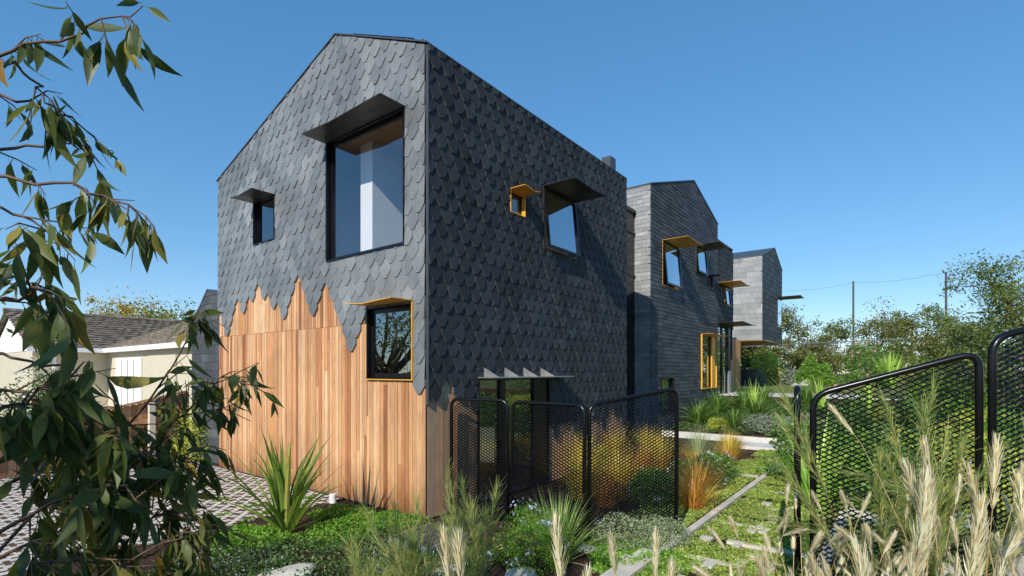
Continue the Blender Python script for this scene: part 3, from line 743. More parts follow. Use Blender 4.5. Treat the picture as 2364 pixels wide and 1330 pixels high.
def dome(n, r, h, shell=.55):
    p = rng.normal(size=(n,3)); p /= np.linalg.norm(p,axis=1,keepdims=True); p[:,2] = np.abs(p[:,2])
    k = rng.uniform(shell**3, 1, n)**(1/3)
    lump = 1+.18*np.sin(p[:,0]*5+1.3*r*10)*np.cos(p[:,1]*4.3)+.12*np.sin(p[:,2]*7+p[:,0]*6)
    return p*(k*lump)[:,None]*np.array([r, r, h])
def shrub(name, loc, r, h, n, ls, mat, label, cat='shrub', group=None, flowers=None, nf=0, wr=.45, up=.5, asp=1.0):
    e = empty(name, loc, rng.uniform(0, 6), label, cat, group)
    st = MB()
    for i in range(9):
        a = rng.uniform(0, 6.28); rr = rng.uniform(.2, .75)*r
        st.tube([(0,0,0), (math.cos(a)*rr*.4, math.sin(a)*rr*.4, h*.4), (math.cos(a)*rr, math.sin(a)*rr, h*rng.uniform(.55,.85))], [.012*max(h,.3), .008*max(h,.3), .003], 5)
    st.build('stems', M['bark'], e)
    mb = MB(); P = dome(n, r, h); mb.leaves(P, ls, ls*wr, up); mb.build('foliage', M[mat], e)
    if flowers:
        P = dome(nf, r*1.04, h*1.05, .93); cl = P[rng.integers(0, max(1, nf//6), nf)]+rng.normal(0, .02, (nf,3)) if nf > 30 else P
        mb = MB(); mb.leaves(cl, ls*.8, ls*.7, .3); tag(mb.build('flowers', M[flowers], e), kind='stuff')
    return e
def tree(name, loc, h, R, n, ls, mat, label, group=None, cat='tree', crown=(.35, 1.0), limbs=9, bark='bark', wr=.4, cl=34, lean=(0, 0), tr=.03, sig=.14, droop=-.2):
    e = empty(name, loc, 0, label, cat, group)
    t = MB(); fork = h*rng.uniform(.28, .4); lx, ly = lean
    t.tube([(0,0,-.05), (lx*.2, ly*.2, fork*.5), (lx*.4+rng.normal(0,.03)*h, ly*.4, fork), (lx*.8, ly*.8, h*.7), (lx, ly, h*.9)], [h*tr, h*tr*.8, h*tr*.65, h*tr*.35, h*tr*.1], 8)
    C = []
    for i in range(limbs):
        a = 2*math.pi*i/limbs+rng.uniform(-.4, .4); rr = R*rng.uniform(.45, .95); zz = h*(crown[0]+(crown[1]-crown[0])*rng.uniform(.15, .92))
        k = min(1, 1.25-abs((zz/h-crown[0])/(crown[1]-crown[0])-.45)*1.3); rr *= max(.25, k)
        b = Vector((lx*.4, ly*.4, fork*rng.uniform(.8, 1.3))); tp = Vector((lx+math.cos(a)*rr, ly+math.sin(a)*rr, zz)); md = (b+tp)/2+Vector((0,0,.06*h))+Vector(rng.normal(0,.03*h,3))
        t.tube([b, md, tp], [h*tr*.45, h*tr*.28, h*tr*.08], 6)
        C += [tp, tp*.75+md*.25, md*.6+tp*.4]
        for q in range(3):
            s2 = md*.5+tp*.5; t2 = tp+Vector(rng.normal(0, .22*R, 3)); t.tube([s2, (s2+t2)/2+Vector(rng.normal(0,.03*h,3)), t2], [h*tr*.18, h*tr*.1, h*tr*.04], 5); C.append(t2)
    for q in range(max(4, cl-len(C))):
        a = rng.uniform(0, 6.28); u = rng.uniform(0, 1); k = max(.2, 1.2-abs(u-.4)*1.5); C.append(Vector((lx+math.cos(a)*R*k*rng.uniform(.2,.9), ly+math.sin(a)*R*k*rng.uniform(.2,.9), h*(crown[0]+(crown[1]-crown[0])*u))))
    t.build('trunk', M[bark], e, smooth=True)
    C = np.array([list(c) for c in C]); k = rng.integers(0, len(C), n); sg = sig*R*rng.uniform(.6, 1.5, len(C))
    P = C[k]+rng.normal(size=(n,3))*sg[k][:,None]*np.array([1, 1, .7]); P[:,2] = np.maximum(P[:,2], h*crown[0]*.6)
    mb = MB(); mb.leaves(P, ls, ls*wr, droop); mb.build('crown', M[mat], e)
    return e
def needle_shrub(name, loc, h, nst, n, label, group=None, spread=.28, nl=.13, cat='shrub', lean=(0, 0), wd=.0035, trunk=.008, mat='leaf_needle', start=.25):
    e = empty(name, loc, 0, label, cat, group); st = MB(); base = []; dirs = []
    for i in range(nst):
        th = rng.uniform(0, 6.28); sp = abs(rng.normal(0, spread)); hh = h*rng.uniform(.6, 1.0)
        d = np.array([math.cos(th)*sp+lean[0], math.sin(th)*sp+lean[1], 1.0]); d /= np.linalg.norm(d)
        pts = []; p = np.array([0., 0., 0.]); 
        for k in range(7):
            pts.append(p.copy()); p = p+d*hh/6; d = d+rng.normal(0, .07, 3)+np.array([0,0,.03]); d /= np.linalg.norm(d)
        pts = np.array(pts); st.tube(pts.tolist(), np.linspace(trunk, trunk*.25, 7).tolist(), 5)
        u = rng.uniform(start, 1.0, n//nst)*5.999; k = u.astype(int); f = (u-k)[:,None]
        base.append(pts[k]*(1-f)+pts[k+1]*f); dd = pts[k+1]-pts[k]; dirs.append(dd/np.linalg.norm(dd,axis=1,keepdims=True))
        for q in range(2):
            k = int(rng.integers(2, 5)); b = pts[k]; d2 = (pts[k+1]-pts[k]); d2 /= np.linalg.norm(d2); d2 = d2+rng.normal(0, .5, 3); d2 /= np.linalg.norm(d2); l2 = hh*rng.uniform(.2, .4)
            tp = b+d2*l2; st.tube([b, (b+tp)/2+rng.normal(0,.01,3), tp], [trunk*.4, trunk*.3, trunk*.15], 4)
            m = n//nst//3; f = rng.uniform(.1, 1, (m,1)); base.append(b*(1-f)+tp*f); dirs.append(np.repeat(d2[None], m, 0))
    st.build('stems', M['straw' if trunk < .006 else 'twig'], e)
    B = np.concatenate(base); D = np.concatenate(dirs)+rng.normal(0, .24, (len(B),3)); D /= np.linalg.norm(D,axis=1,keepdims=True)
    ll = nl*rng.uniform(.5, 1.3, len(B)); K = 4; t = np.linspace(0, 1, K)
    C = B[:,None]+D[:,None]*(ll[:,None]*t)[:,:,None]; C[:,:,2] -= (ll[:,None]*t**2*.18)
    sd = np.cross(D, rng.normal(size=D.shape)); sd /= np.linalg.norm(sd,axis=1,keepdims=True)
    mb = MB(); mb.ribbons(C, np.repeat((wd*(1-.7*t))[None], len(B), 0), sd); mb.build('needles', M[mat], e)
    return e
def plume_grass(name, loc, stems, label, group='straw coloured plume grasses', nb=60, bl=.6, pw=.018, pl=.22):
    """stems: list of (dx, dy, height, lean x, lean y)"""
    e = empty(name, loc, 0, label, 'ornamental grass', group); K = 9
    st = MB(); pm = MB()
    for dx, dy, hh, lx, ly in stems:
        t = np.linspace(0, 1, K); c = np.stack([dx+lx*t**1.8, dy+ly*t**1.8, hh*t-.3*(abs(lx)+abs(ly))*t**4], 1); c[1:] += rng.normal(0, .004, (K-1, 3))
        for a in (0, 1.57):
            sd = np.array([[math.cos(a), math.sin(a), 0]]); st.ribbons(c[None], np.linspace(.0045, .002, K)[None], sd)
        if rng.uniform() < .6:   # one dry leaf on the stem
            k = int(rng.integers(2, 6)); th = rng.uniform(0, 6.28); d = np.array([math.cos(th), math.sin(th), 1.2]); tt = np.linspace(0, 1, 6)[:,None]; l_ = rng.uniform(.18, .4)
            q = c[k]+d*tt*l_*.6; q[:,2] -= (tt[:,0]**2)*l_*.45
            st.ribbons(q[None], (.006*(1-.85*tt[:,0]))[None], np.array([[-math.sin(th), math.cos(th), 0]]))
        P = pl*rng.uniform(.7, 1.25); L0 = math.hypot(math.hypot(lx, ly), hh)
        m = 120; u = np.sort(rng.uniform(1-P/L0, 1.0, m)); ui = u*(K-1); k = np.minimum(ui.astype(int), K-2); f = (ui-k)[:,None]
        b = c[k]*(1-f)+c[k+1]*f; tg = c[k+1]-c[k]; tg /= np.linalg.norm(tg,axis=1,keepdims=True)
        v = (u-(1-P/L0))/(P/L0); rad = np.clip(np.sin(np.pi*np.clip(v*.92+.06, 0, 1))**.7, .15, 1)
        out_ = np.cross(tg, rng.normal(size=(m,3))); out_ /= np.linalg.norm(out_,axis=1,keepdims=True)
        d = tg*1.0+out_*(.2+.26*rad[:,None])*rng.uniform(.6, 1.3, (m,1)); d /= np.linalg.norm(d,axis=1,keepdims=True)
        ll = (.03+.028*rad)*rng.uniform(.7, 1.25, m)*(pw/.018)
        tt = np.linspace(0, 1, 4); C = b[:,None]+out_[:,None]*.002+d[:,None]*(ll[:,None]*tt)[:,:,None]
        C += (tg[:,None]*(ll[:,None]*tt**2*.25)[:,:,None])
        sd = np.cross(d, out_); sd /= np.linalg.norm(sd,axis=1,keepdims=True)
        wv = .0052*(pw/.018)*np.array([.5, 1, .7, .06]); pm.ribbons(C, np.repeat(wv[None], m, 0), sd)
    st.build('stems', M['straw'], e); pm.build('plumes', M['plume'], e)
    if nb:
        mb = MB(); mb.ribbons(*blades(nb, bl, .006, .3, .9, 7, .1)); mb.build('blades', M['leaf_tuft'], e)
    return e
def cover(name, mat, polys, n, ls, h, zf=None, wr=.8, bias=.6, label=None, kind='stuff', patchy=0.0):
    """leaf-sized faces scattered over site polygons given in photographer coordinates or site boxes"""
    mb = MB(); tot = sum(abs((p[1]-p[0])*(p[3]-p[2])) for p in polys)
    for p in polys:
        k = int(n*abs((p[1]-p[0])*(p[3]-p[2]))/tot); x = rng.uniform(p[0], p[1], k); y = rng.uniform(p[2], p[3], k)
        if len(p) > 4 and p[4] == 'e':
            cx, cy = (p[0]+p[1])/2, (p[2]+p[3])/2; q = ((x-cx)/(p[1]-p[0])*2)**2+((y-cy)/(p[3]-p[2])*2)**2
            ang = np.arctan2(y-cy, x-cx); keep = q < 1+.25*np.sin(ang*3+p[0]*7)+.12*np.sin(ang*7)-rng.uniform(0, .3, k); x, y, q = x[keep], y[keep], np.minimum(q[keep], 1)
            hm = np.sqrt(np.maximum(1-q, .05))
        else: hm = np.ones(len(x))
        if patchy:
            f = np.sin(x*3.1+1.7*np.sin(y*2.3))+np.sin(y*4.7+1.1*np.sin(x*3.9))+rng.normal(0, .35, len(x)); kp = f > (-1.2+patchy*2); x, y, hm = x[kp], y[kp], hm[kp]
        bump = .6+.4*np.sin(x*9+np.sin(y*7)*2)*np.cos(y*8.3+x)
        z = np.array([terrain(a, b) for a, b in zip(x, y)])+h*hm*bump*rng.uniform(.2, 1, len(x))
        mb.leaves(np.stack([x, y, z], 1), ls, ls*wr, bias)
    o = mb.build(name, M[mat]); return tag(o, label, None, None, kind)

# ------------------------------------------------------------------ planting near the camera
x, y, z = gz(-2.45, 5.56)
e = empty('flax_plant', (x, y, 0), 0, 'large spiky green flax with yellow edged blades in front of the timber boards', 'flax')
mb = MB(); mb.ribbons(*blades(44, 1.12, .062, .4, .55, 9, .08), fold=.16); mb.build('blades', M['leaf_flax'], e)
mb = MB(); mb.ribbons(*blades(12, 1.1, .04, .95, .5, 9, .08), fold=.16); mb.build('outer_blades', M['leaf_flax'], e)

# ground covers
def wb(X, Y, a, b): x, y = W(X, Y); return (x-a, x+a, y-b, y+b, 'e')
cover('ground_cover', 'leaf_bright', [wb(-1.75, 5.7, .75, .45), wb(-2.75, 5.3, .45, .5), wb(-2.0, 6.2, .35, .5), wb(-1.35, 5.9, .35, .35)], 15000, .035, .09, label='bright green leafy ground cover round the flax')
cover('ground_cover', 'leaf_dark', [wb(-1.6, 4.9, .9, .9), wb(-2.6, 4.6, .7, .6), wb(-.6, 4.7, .6, .5)], 16000, .026, .10, label='dark low creeping cover with tiny pale flowers, its dark leaves also standing in for shade')  # dark leaf colour also paints the shade over this bed
cover('flower_scatter', 'blue_petal', [wb(-1.0, 4.85, .55, .5), wb(-2.5, 4.6, .6, .5), wb(1.2, 5.0, .2, .5)], 900, .016, .14, label='tiny pale blue flowers in the dark cover')
cover('ground_cover', 'leaf_bright', [wb(1.15, 4.75, .5, .5), wb(1.0, 5.05, .3, .35)], 9000, .03, .08, label='clover like cover at the foot of the mesh panel')
cells = []
for i in range(-1, 9):
    xx = -.9+i*1.05+.13; cells.append((xx, xx+.92, PY1+.115, PY0-.135))
cover('path_cover', 'leaf_path', cells, 95000, .024, .045, label='green creeping cover filling the path cells', patchy=.0)
cover('path_cover', 'leaf_path', [(1.2, 4.9, PY0+.02, -1.75), (.33, 1.1, PY0+.02, -1.95), (5.0, 8.4, PY0+.02, -1.9)], 30000, .024, .035, label='low green cover beside the path', patchy=.05)
cover('path_cover', 'leaf_path', [(-3.5, 8.5, PY1-1.8, PY1-.01)], 34000, .03, .05, label='green cover right of the path', patchy=.0)
cover('path_cover', 'leaf_bright', [(-1.5, 8, PY1-5.5, PY1-1.8)], 34000, .045, .12, label='green cover over the garden behind the wide mesh panel', patchy=.0)
cover('driveway_weeds', 'leaf_bright', [wb(a, b, .12, .05) for a, b in [(-3.6,7.9),(-4.1,8.6),(-3.2,7.5),(-3.3,6.6),(-3.9,6.9),(-2.8,7.0),(-3.0,6.3),(-4.6,7.6),(-4.0,7.5),(-3.1,6.0),(-3.5,6.2),(-4.4,8.2),(-3.0,7.9)]], 1800, .028, .05, label='green tufts growing in the paver crosses')

cover('leaf_litter', 'straw', [wb(-1.2, 5.4, 1.6, 1.2), wb(.4, 5.3, .8, .5), (9.4, 14.4, -6.2, .6)], 2600, .045, .02, label='dry leaf litter and bark chips on the soil', wr=.3)
# stones
def boulder(name, loc, sx, sy, sz, label, group=None, mat='rock'):
    import bmesh
    bm = bmesh.new(); bmesh.ops.create_icosphere(bm, subdivisions=3, radius=1)
    ph = rng.uniform(0, 6, 6)
    for v in bm.verts:
        c = v.co; k = 1+.16*math.sin(c.x*3+ph[0])*math.cos(c.y*2.6+ph[1])+.1*math.sin(c.z*4+c.x*3+ph[2])+.03*math.sin(c.x*11+c.y*13+ph[3])
        v.co = Vector((c.x*sx*k, c.y*sy*k, max(c.z, -.3)*sz*k))*S
    me = bpy.data.meshes.new(name); bm.to_mesh(me); bm.free(); me.materials.append(M[mat])
    o = bpy.data.objects.new(name, me); COL.objects.link(o); o.location = Vector(loc)*S; return tag(o, label, 'rock', group)
x, y, z = gz(-1.95, 4.35); boulder('flat_stone', (x, y, .0), .3, .22, .05, 'flat pale stone at the bottom edge among dark cover', mat='concrete')
x, y, z = gz(.08, 4.42); boulder('flat_stone', (x, y, .0), .16, .13, .03, 'small flat stone below the flowering bush', mat='concrete')
x, y, z = gz(-.55, 4.45); boulder('flat_stone', (x, y, .0), .3, .1, .05, 'long low stone edging under the needle bushes', mat='concrete')
x, y, z = gz(2.42, 2.85); boulder('boulder', (x, y, z+.12), .2, .17, .24, 'pale boulder among the plumes at lower right')
x, y, z = gz(2.85, 2.75); boulder('boulder', (x, y, z+.15), .26, .2, .34, 'tall pale boulder behind the plumes at far right')
# grate and vent pipe
x, y, z = gz(-.84, 5.2); e = empty('drain_grate', (x, y, 0), 0, 'square galvanised drain grate set in the dark bed', 'grate')
mb = MB()
for i in range(15): mb.box(-.26+i*.037, -.256+i*.037, -.26, .262, .05, .085)
mb.build('bars', M['trim'], e)
mb = MB(); mb.box(-.28, .28, -.285, -.265, .0, .088); mb.box(-.28, .28, .265, .285, .0, .088); mb.box(-.285, -.265, -.264, .264, .0, .087); mb.box(.265, .285, -.264, .264, .0, .087)
for i in range(4): mb.box(-.263, .263, -.18+i*.12, -.172+i*.12, .045, .08)
mb.build('frame', M['galv'], e)
x, y, z = gz(-2.38, 6.83); mb = MB(); mb.tube([(0,0,-.02), (0,0,.09)], .045, 14); mb.tube([(0,0,.088), (0,0,.11)], .05, 14)
tag(mb.build('vent_pipe', M['white_paint'], loc=(x, y, 0)), 'short white capped pipe at the end of the paving', 'pipe')

# plants by the screens
x, y, z = gz(.42, 4.75); strap_plant('tussock_grass', (x, y, 0), 420, .62, .007, .5, .55, 'leaf_tuft', 'fine green tussock arching in front of the middle mesh panel', 'tussock', fold=0, base=.1)
x, y, z = gz(.18, 4.7); shrub('flowering_bush', (x, y, 0), .36, .48, 5200, .03, 'leaf_bright', 'green bush with small lilac flowers below the tussock', flowers='blue_petal', nf=160, wr=.3)
x, y, z = gz(1.2, 5.25); shrub('low_bush', (x, y, 0), .42, .28, 5200, .026, 'leaf_grey', 'low grey green bush at the foot of the tall mesh panel', wr=.35)
x, y, z = gz(1.55, 5.3); shrub('low_bush', (x, y, 0), .3, .24, 3000, .026, 'leaf_grey', 'small grey green bush nearest the path post', wr=.35)
g = 'needle leaved bushes in the foreground'
x, y, z = gz(-.28, 3.55); needle_shrub('needle_bush', (x, y, 0), 1.12, 9, 1900, 'wispy bush with straw stems beside the drain grate, nearest the mesh', g, .2, .15, trunk=.004, wd=.0028)
x, y, z = gz(-.62, 3.3); needle_shrub('needle_bush', (x, y, 0), .95, 9, 1500, 'wispy green bush left of the paired plumes', g, .22, .18, trunk=.004, wd=.0028)
x, y, z = gz(-.98, 3.4); needle_shrub('needle_bush', (x, y, 0), .62, 6, 650, 'sparse wispy bush with arching brown tips nearest the flax', g, .3, .16, trunk=.005)
x, y, z = gz(2.2, 2.72); needle_shrub('needle_bush', (x, y, z-.05), 1.5, 9, 3600, 'tall green needle bush with brown stem before the wide mesh panel', g, .16, .13, trunk=.008, wd=.003, start=.5)
x, y, z = gz(1.95, 2.6); needle_shrub('needle_bush', (x, y, z), 1.62, 3, 900, 'leaning needle sapling across the open gate edge', g, .04, .12, trunk=.006, lean=(-.04, .3), wd=.0028, start=.62)
x, y, z = gz(1.85, 2.95); shrub('needle_mound', (x, y, z-.02), .5, .45, 5200, .05, 'leaf_dark', 'dark green mound under the needle bush', wr=.12)
x, y, z = gz(2.35, 2.98); shrub('needle_mound', (x, y, z-.05), .45, .4, 4800, .05, 'leaf_tuft', 'light green mound behind the boulder', wr=.12)
for X, Y, sx in [(4.3, 6.2, .4), (4.9, 7.4, .45), (5.2, 6.0, .35)]:
    x, y, z = gz(X, Y); boulder('stepping_stone', (x, y, z), sx, sx*.7, .06, 'flat pale stepping stone in the garden behind the wide mesh panel', 'stepping stones behind the mesh', 'concrete_pale')
x, y, z = gz(3.75, 6.3); e = strap_plant('flax_plant', (x, y, 0), 26, 1.25, .07, .32, .5, 'leaf_pale', 'pale yellow green flax seen through the wide mesh panel', 'flax', fold=.15, K=8, base=.1)
for a, b, m_, lb in [(4.6, 6.6, 'leaf_bright', 'green leafy bush right behind the wide mesh panel'), (5.9, 6.9, 'leaf_yellow', 'yellow green bush behind the highest mesh panel'), (4.9, 8.3, 'leaf_strap', 'green bush deep behind the wide mesh panel')]:
    x, y, z = gz(a, b); shrub('garden_bush', (x, y, 0), .8, .95, 3600, .08, m_, lb, wr=.5)

# plume grasses
g1 = []
def stems(n, r, h0, h1, lean): return [(rng.normal(0, r), rng.normal(0, r), rng.uniform(h0, h1), rng.normal(0, lean), rng.normal(0, lean)) for _ in range(n)]
def pg(X, Y, st, label, **k): x, y, z = gz(X, Y); return plume_grass('plume_grass', (x, y, 0), st, label, **k)
pg(1.2, 2.0, stems(16, .22, .7, 1.2, .26), 'thin nodding straw plumes low in the middle of the clumps', pl=.14, nb=30, pw=.0105)
pg(1.95, 2.2, stems(16, .2, .8, 1.35, .24), 'thin nodding straw plumes before the steep mesh panel, nearest the boulder', pl=.15, nb=30, pw=.0115)
pg(1.06, 1.32, stems(7, .06, 1.25, 1.52, .07), 'nearest thick cream plumes at lower right', pl=.26, nb=20, pw=.0175)
pg(1.42, 1.45, stems(10, .1, 1.1, 1.6, .14), 'dense cream plumes against the right edge', pl=.24, nb=30, pw=.016)
pg(2.15, 2.1, stems(20, .16, 1.0, 1.72, .2), 'tallest straw plumes before the highest mesh panel', pl=.19, nb=40, pw=.013)
pg(1.0, 1.75, stems(10, .14, .85, 1.3, .2), 'drooping straw plumes at bottom right of the path', pl=.17, nb=30, pw=.014)
pg(1.35, 2.3, stems(16, .2, .75, 1.22, .24), 'straw plumes in front of the open gate post', pl=.15, nb=40, pw=.012)
pg(1.72, 2.55, stems(22, .22, .7, 1.3, .2), 'slender straw plumes before the wide mesh panel', pl=.15, nb=50, pw=.0105)
pg(1.3, 2.6, stems(16, .15, .75, 1.2, .2), 'thin straw stalks leaning over the path', pl=.14, nb=30, pw=.011)
pg(2.3, 2.4, stems(16, .16, .6, 1.2, .16), 'straw stalks round the tall boulder', pl=.15, nb=40, pw=.012)
pg(-.165, 1.3, [(0, 0, 1.325, .02, .01), (.03, -.02, 1.335, -.01, -.015), (-.05, .02, 1.2, -.02, .02)], 'pair of upright cream plumes at the bottom centre', pl=.17, nb=6, bl=.4, pw=.016)
pg(.13, 1.3, [(0, 0, 1.38, -.03, .0), (.0, -.03, 1.25, .02, -.03)], 'single cream plume rising below the tussock', pl=.2, nb=4, bl=.4, pw=.015)
pg(.42, 1.6, [(0, 0, 1.3, -.12, .06), (.03, 0, 1.27, -.05, -.04), (0, .03, 1.2, .05, -.1)], 'three thin arching plumes over the path stones', pl=.13, nb=4, bl=.4, pw=.012)

# ------------------------------------------------------------------ eucalypt at left, close to the camera
def euc_leaf_set(B, D, ln, wd):
    n = len(B); K = 7; t = np.linspace(0, 1, K); ll = ln*rng.uniform(.6, 1.25, n)
    D = D/np.linalg.norm(D,axis=1,keepdims=True)
    sd = np.cross(D, rng.normal(size=(n,3))); sd /= np.linalg.norm(sd,axis=1,keepdims=True)
    nn = np.cross(D, sd)
    cv = rng.normal(0, .34, n); bend = rng.normal(.1, .18, n)
    C = B[:,None]+D[:,None]*(ll[:,None]*t)[:,:,None]+sd[:,None]*((ll*cv)[:,None]*(t**2-.6*t))[:,:,None]+nn[:,None]*((ll*bend)[:,None]*t**2)[:,:,None]
    prof = np.array([.06, .1, .75, 1.0, .82, .42, .03]); Wd = wd*(ll/ln*rng.uniform(.8, 1.2, n))[:,None]*prof[None]
    return C, Wd, sd
ex, ey, ez = gz(-1.75, 1.15)
euc = empty('eucalyptus_tree', (ex, ey, 0), 0, 'young eucalyptus with long hanging leaves filling the left foreground', 'tree')
def cp(X, Y, z): x, y = W(X, Y); return np.array([x-ex, y-ey, z])
def px(sx, sy, Y): return cp((sx-1182)/1186*Y, Y, 1.75+(856-sy)/1186*Y)
trunk = MB(); trunk.tube([cp(-1.75, 1.15, -.05), cp(-1.72, 1.2, .8), cp(-1.78, 1.2, 1.8), cp(-1.7, 1.25, 2.8), cp(-1.9, 1.2, 3.6)], [.04, .034, .028, .02, .008], 8)
trunk.tube([cp(-1.73, 1.2, .5), cp(-1.4, 1.35, .85), cp(-1.15, 1.45, 1.15)], [.016, .012, .008], 6)
tb = trunk.build('trunk', M['bark_pale'], euc, smooth=True)
br = [  # (points, leaves)
    ([px(-150,180,1.25), px(40,110,1.2), px(200,60,1.15), px(330,15,1.1)], 17, .125),
    ([px(-150,120,1.2), px(20,130,1.2), px(90,200,1.2), px(120,260,1.2)], 10, .13),
    ([px(-200,190,1.3), px(0,222,1.3), px(180,272,1.3), px(255,350,1.3)], 9, .10),
    ([px(-200,340,1.2), px(60,340,1.25), px(150,330,1.25), px(190,340,1.25)], 8, .12),
    ([px(-200,400,1.2), px(60,415,1.2), px(190,428,1.2), px(290,470,1.15), px(345,505,1.1)], 24, .11),
    ([px(-200,470,1.15), px(0,470,1.15), px(90,520,1.15), px(140,580,1.15)], 14, .13),
    ([px(-200,600,1.0), px(0,650,1.05), px(60,650,1.05), px(110,670,1.05)], 8, .12),
    ([px(-200,700,.95), px(0,700,1.0), px(90,660,1.0), px(140,700,1.0)], 12, .13),
    ([px(-200,850,1.0), px(-20,800,1.05), px(120,850,1.05), px(190,870,1.05)], 6, .11),
    ([px(-60,1330,1.25), px(150,1120,1.3), px(330,960,1.35), px(410,820,1.35), px(455,720,1.35)], 50, .095),
    ([px(80,1290,1.3), px(300,1080,1.35), px(420,960,1.35), px(500,890,1.35), px(550,860,1.35)], 52, .09),
    ([px(60,1330,1.2), px(280,1130,1.25), px(380,1085,1.25), px(440,1070,1.25)], 40, .10),
    ([px(-100,1100,1.1), px(60,1000,1.1), px(180,960,1.1), px(260,1010,1.1)], 24, .12),
    ([px(-100,1000,1.0), px(20,940,1.05), px(100,900,1.05), px(160,870,1.05)], 28, .14),
    ([px(-60,1250,1.1), px(120,1150,1.1), px(260,1120,1.1), px(330,1150,1.1)], 44, .13),
    ([px(-60,1320,1.2), px(140,1230,1.2), px(310,1200,1.2), px(400,1195,1.2)], 38, .10),
    ([px(60,1420,1.1), px(240,1330,1.1), px(340,1275,1.1), px(420,1240,1.1), px(470,1265,1.1)], 34, .09),
    ([px(-50,1380,1.05), px(100,1300,1.05), px(240,1290,1.05), px(340,1320,1.05)], 34, .12),
    ([px(-100,1180,1.2), px(60,1090,1.25), px(200,1060,1.25), px(340,1060,1.25)], 48, .12),
    ([px(-100,900,1.1), px(40,900,1.15), px(150,930,1.15), px(200,1000,1.15)], 26, .14),
]
bm_ = MB(); LB = []; LD = []; LS = []
for pts, nl, ln in br:
    P = np.array(pts); K = 14; t = np.linspace(0, len(P)-1, K); k = np.minimum(t.astype(int), len(P)-2); f = (t-k)[:,None]
    Q = P[k]*(1-f)+P[k+1]*f; Q[1:-1] = (Q[:-2]+2*Q[1:-1]+Q[2:])/4; Q[1:] += rng.normal(0, .006, (K-1, 3))
    bm_.tube(Q.tolist(), np.linspace(.0048, .0011, K).tolist(), 6)
    nl = int(nl*2.3); ln = ln*.80; nt_ = max(3, nl//5)
    for q in range(nt_):
        i = int(rng.integers(3, K-1)); d = (Q[i+1]-Q[i]); d /= np.linalg.norm(d); d = d+rng.normal(0, .7, 3); d[2] -= .1; d /= np.linalg.norm(d); l_ = rng.uniform(.05, .14)
        T = np.stack([Q[i], Q[i]+d*l_*.5+rng.normal(0,.006,3), Q[i]+d*l_-np.array([0,0,.015])]); bm_.tube(T.tolist(), [.0022, .0016, .0008], 5)
        m = nl//nt_; u = rng.uniform(.25, 1, m)[:,None]
        b = np.where(u < .5, T[0]*(1-2*u)+T[1]*2*u, T[1]*(2-2*u)+T[2]*(2*u-1)); LB.append(b)
        dd = d*.45+rng.normal(0, .38, (m,3)); dd[:,2] -= 1.05; LD.append(dd); LS.append(np.full(m, ln))
    b = Q[-1][None]+rng.normal(0, .004, (2,3)); dd = rng.normal(0, .4, (2,3)); dd[:,2] -= .4; LB.append(b); LD.append(dd); LS.append(np.full(2, ln*.6))
bm_.build('branches', M['twig'], euc, smooth=True)
LB = np.concatenate(LB); LD = np.concatenate(LD); LS = np.concatenate(LS)
C, Wd, sd = euc_leaf_set(LB, LD, 1.0, .235); C = LB[:,None]+(C-LB[:,None])*LS[:,None,None]; Wd = Wd*LS[:,None]
mb = MB(); mb.ribbons(C, Wd, sd, fold=.10); mb.build('foliage', M['leaf_euc'], euc, smooth=True)

# unseen tree behind the photographer, added for shade, and the street tree mirrored in the low window
x, y = W(-2.35, -1.1); tree('street_tree', (x, y, 0), 3.5, .85, 1200, .13, 'leaf_tree_b', 'unseen leafy tree beside the viewpoint, added to shade the left foreground', 'street trees', crown=(.66, 1.0), sig=.2)
x, y = W(-11, 6.3); tree('street_tree', (x, y, 0), 4.4, 2.4, 3000, .14, 'leaf_tree_b', 'open branched street tree far left, mirrored in the low front window', 'street trees', crown=(.4, 1.0), limbs=14, sig=.12)

# ------------------------------------------------------------------ garden behind the screens
g = 'rust coloured sedges by the path'
for X, Y, r_, lb in [(2.3, 6.5, 1.0, 'large rust brown sedge nearest the path post'), (2.75, 7.6, .8, 'rust sedge behind the dark leafy bush'), (3.9, 9.4, .75, 'rust sedge leaning by the white kerb'), (1.6, 7.4, 1.05, 'rust sedge seen through the tall mesh panel'), (1.2, 6.6, .95, 'orange sedge low behind the tall mesh panel'), (2.2, 8.6, .9, 'orange sedge far behind the tall mesh panel'), (3.0, 8.3, .8, 'small rust sedge on the grass edge left of the path'), (4.7, 10.9, .7, 'rust sedge at the end of the path by the slab')]:
    x, y, z = gz(X, Y); strap_plant('rust_sedge', (x, y, z), 330, .62*r_, .006, .55, .75, 'leaf_rust', lb, 'sedge', g, fold=0, base=.12)
g = 'golden grasses behind the mesh'
for X, Y, r_, lb in [(1.15, 8.2, 1.15, 'golden grass left behind the tall mesh panel'), (1.9, 9.6, 1.1, 'golden grass in the middle behind the tall mesh panel'), (2.7, 10.2, 1.0, 'golden grass right of the mesh post'), (.95, 7.0, 1.0, 'golden grass against the slate wall'), (3.2, 8.9, .75, 'pale golden tuft next to the blue green grass'), (1.5, 7.2, 1.0, 'golden grass low in the middle of the mesh view'), (2.6, 9.0, 1.05, 'golden grass just left of the tall mesh post'), (4.4, 10.4, .8, 'golden grass right against the kerb')]:
    x, y, z = gz(X, Y); strap_plant('golden_grass', (x, y, z), 380, .72*r_, .006, .38, .5, 'leaf_gold', lb, 'ornamental grass', g, fold=0, base=.14)
x, y, z = gz(3.25, 8.9); strap_plant('blue_grass', (x, y, z), 340, .8, .007, .35, .35, 'leaf_grey', 'upright blue green grass tuft among the sedges', 'ornamental grass', fold=0)
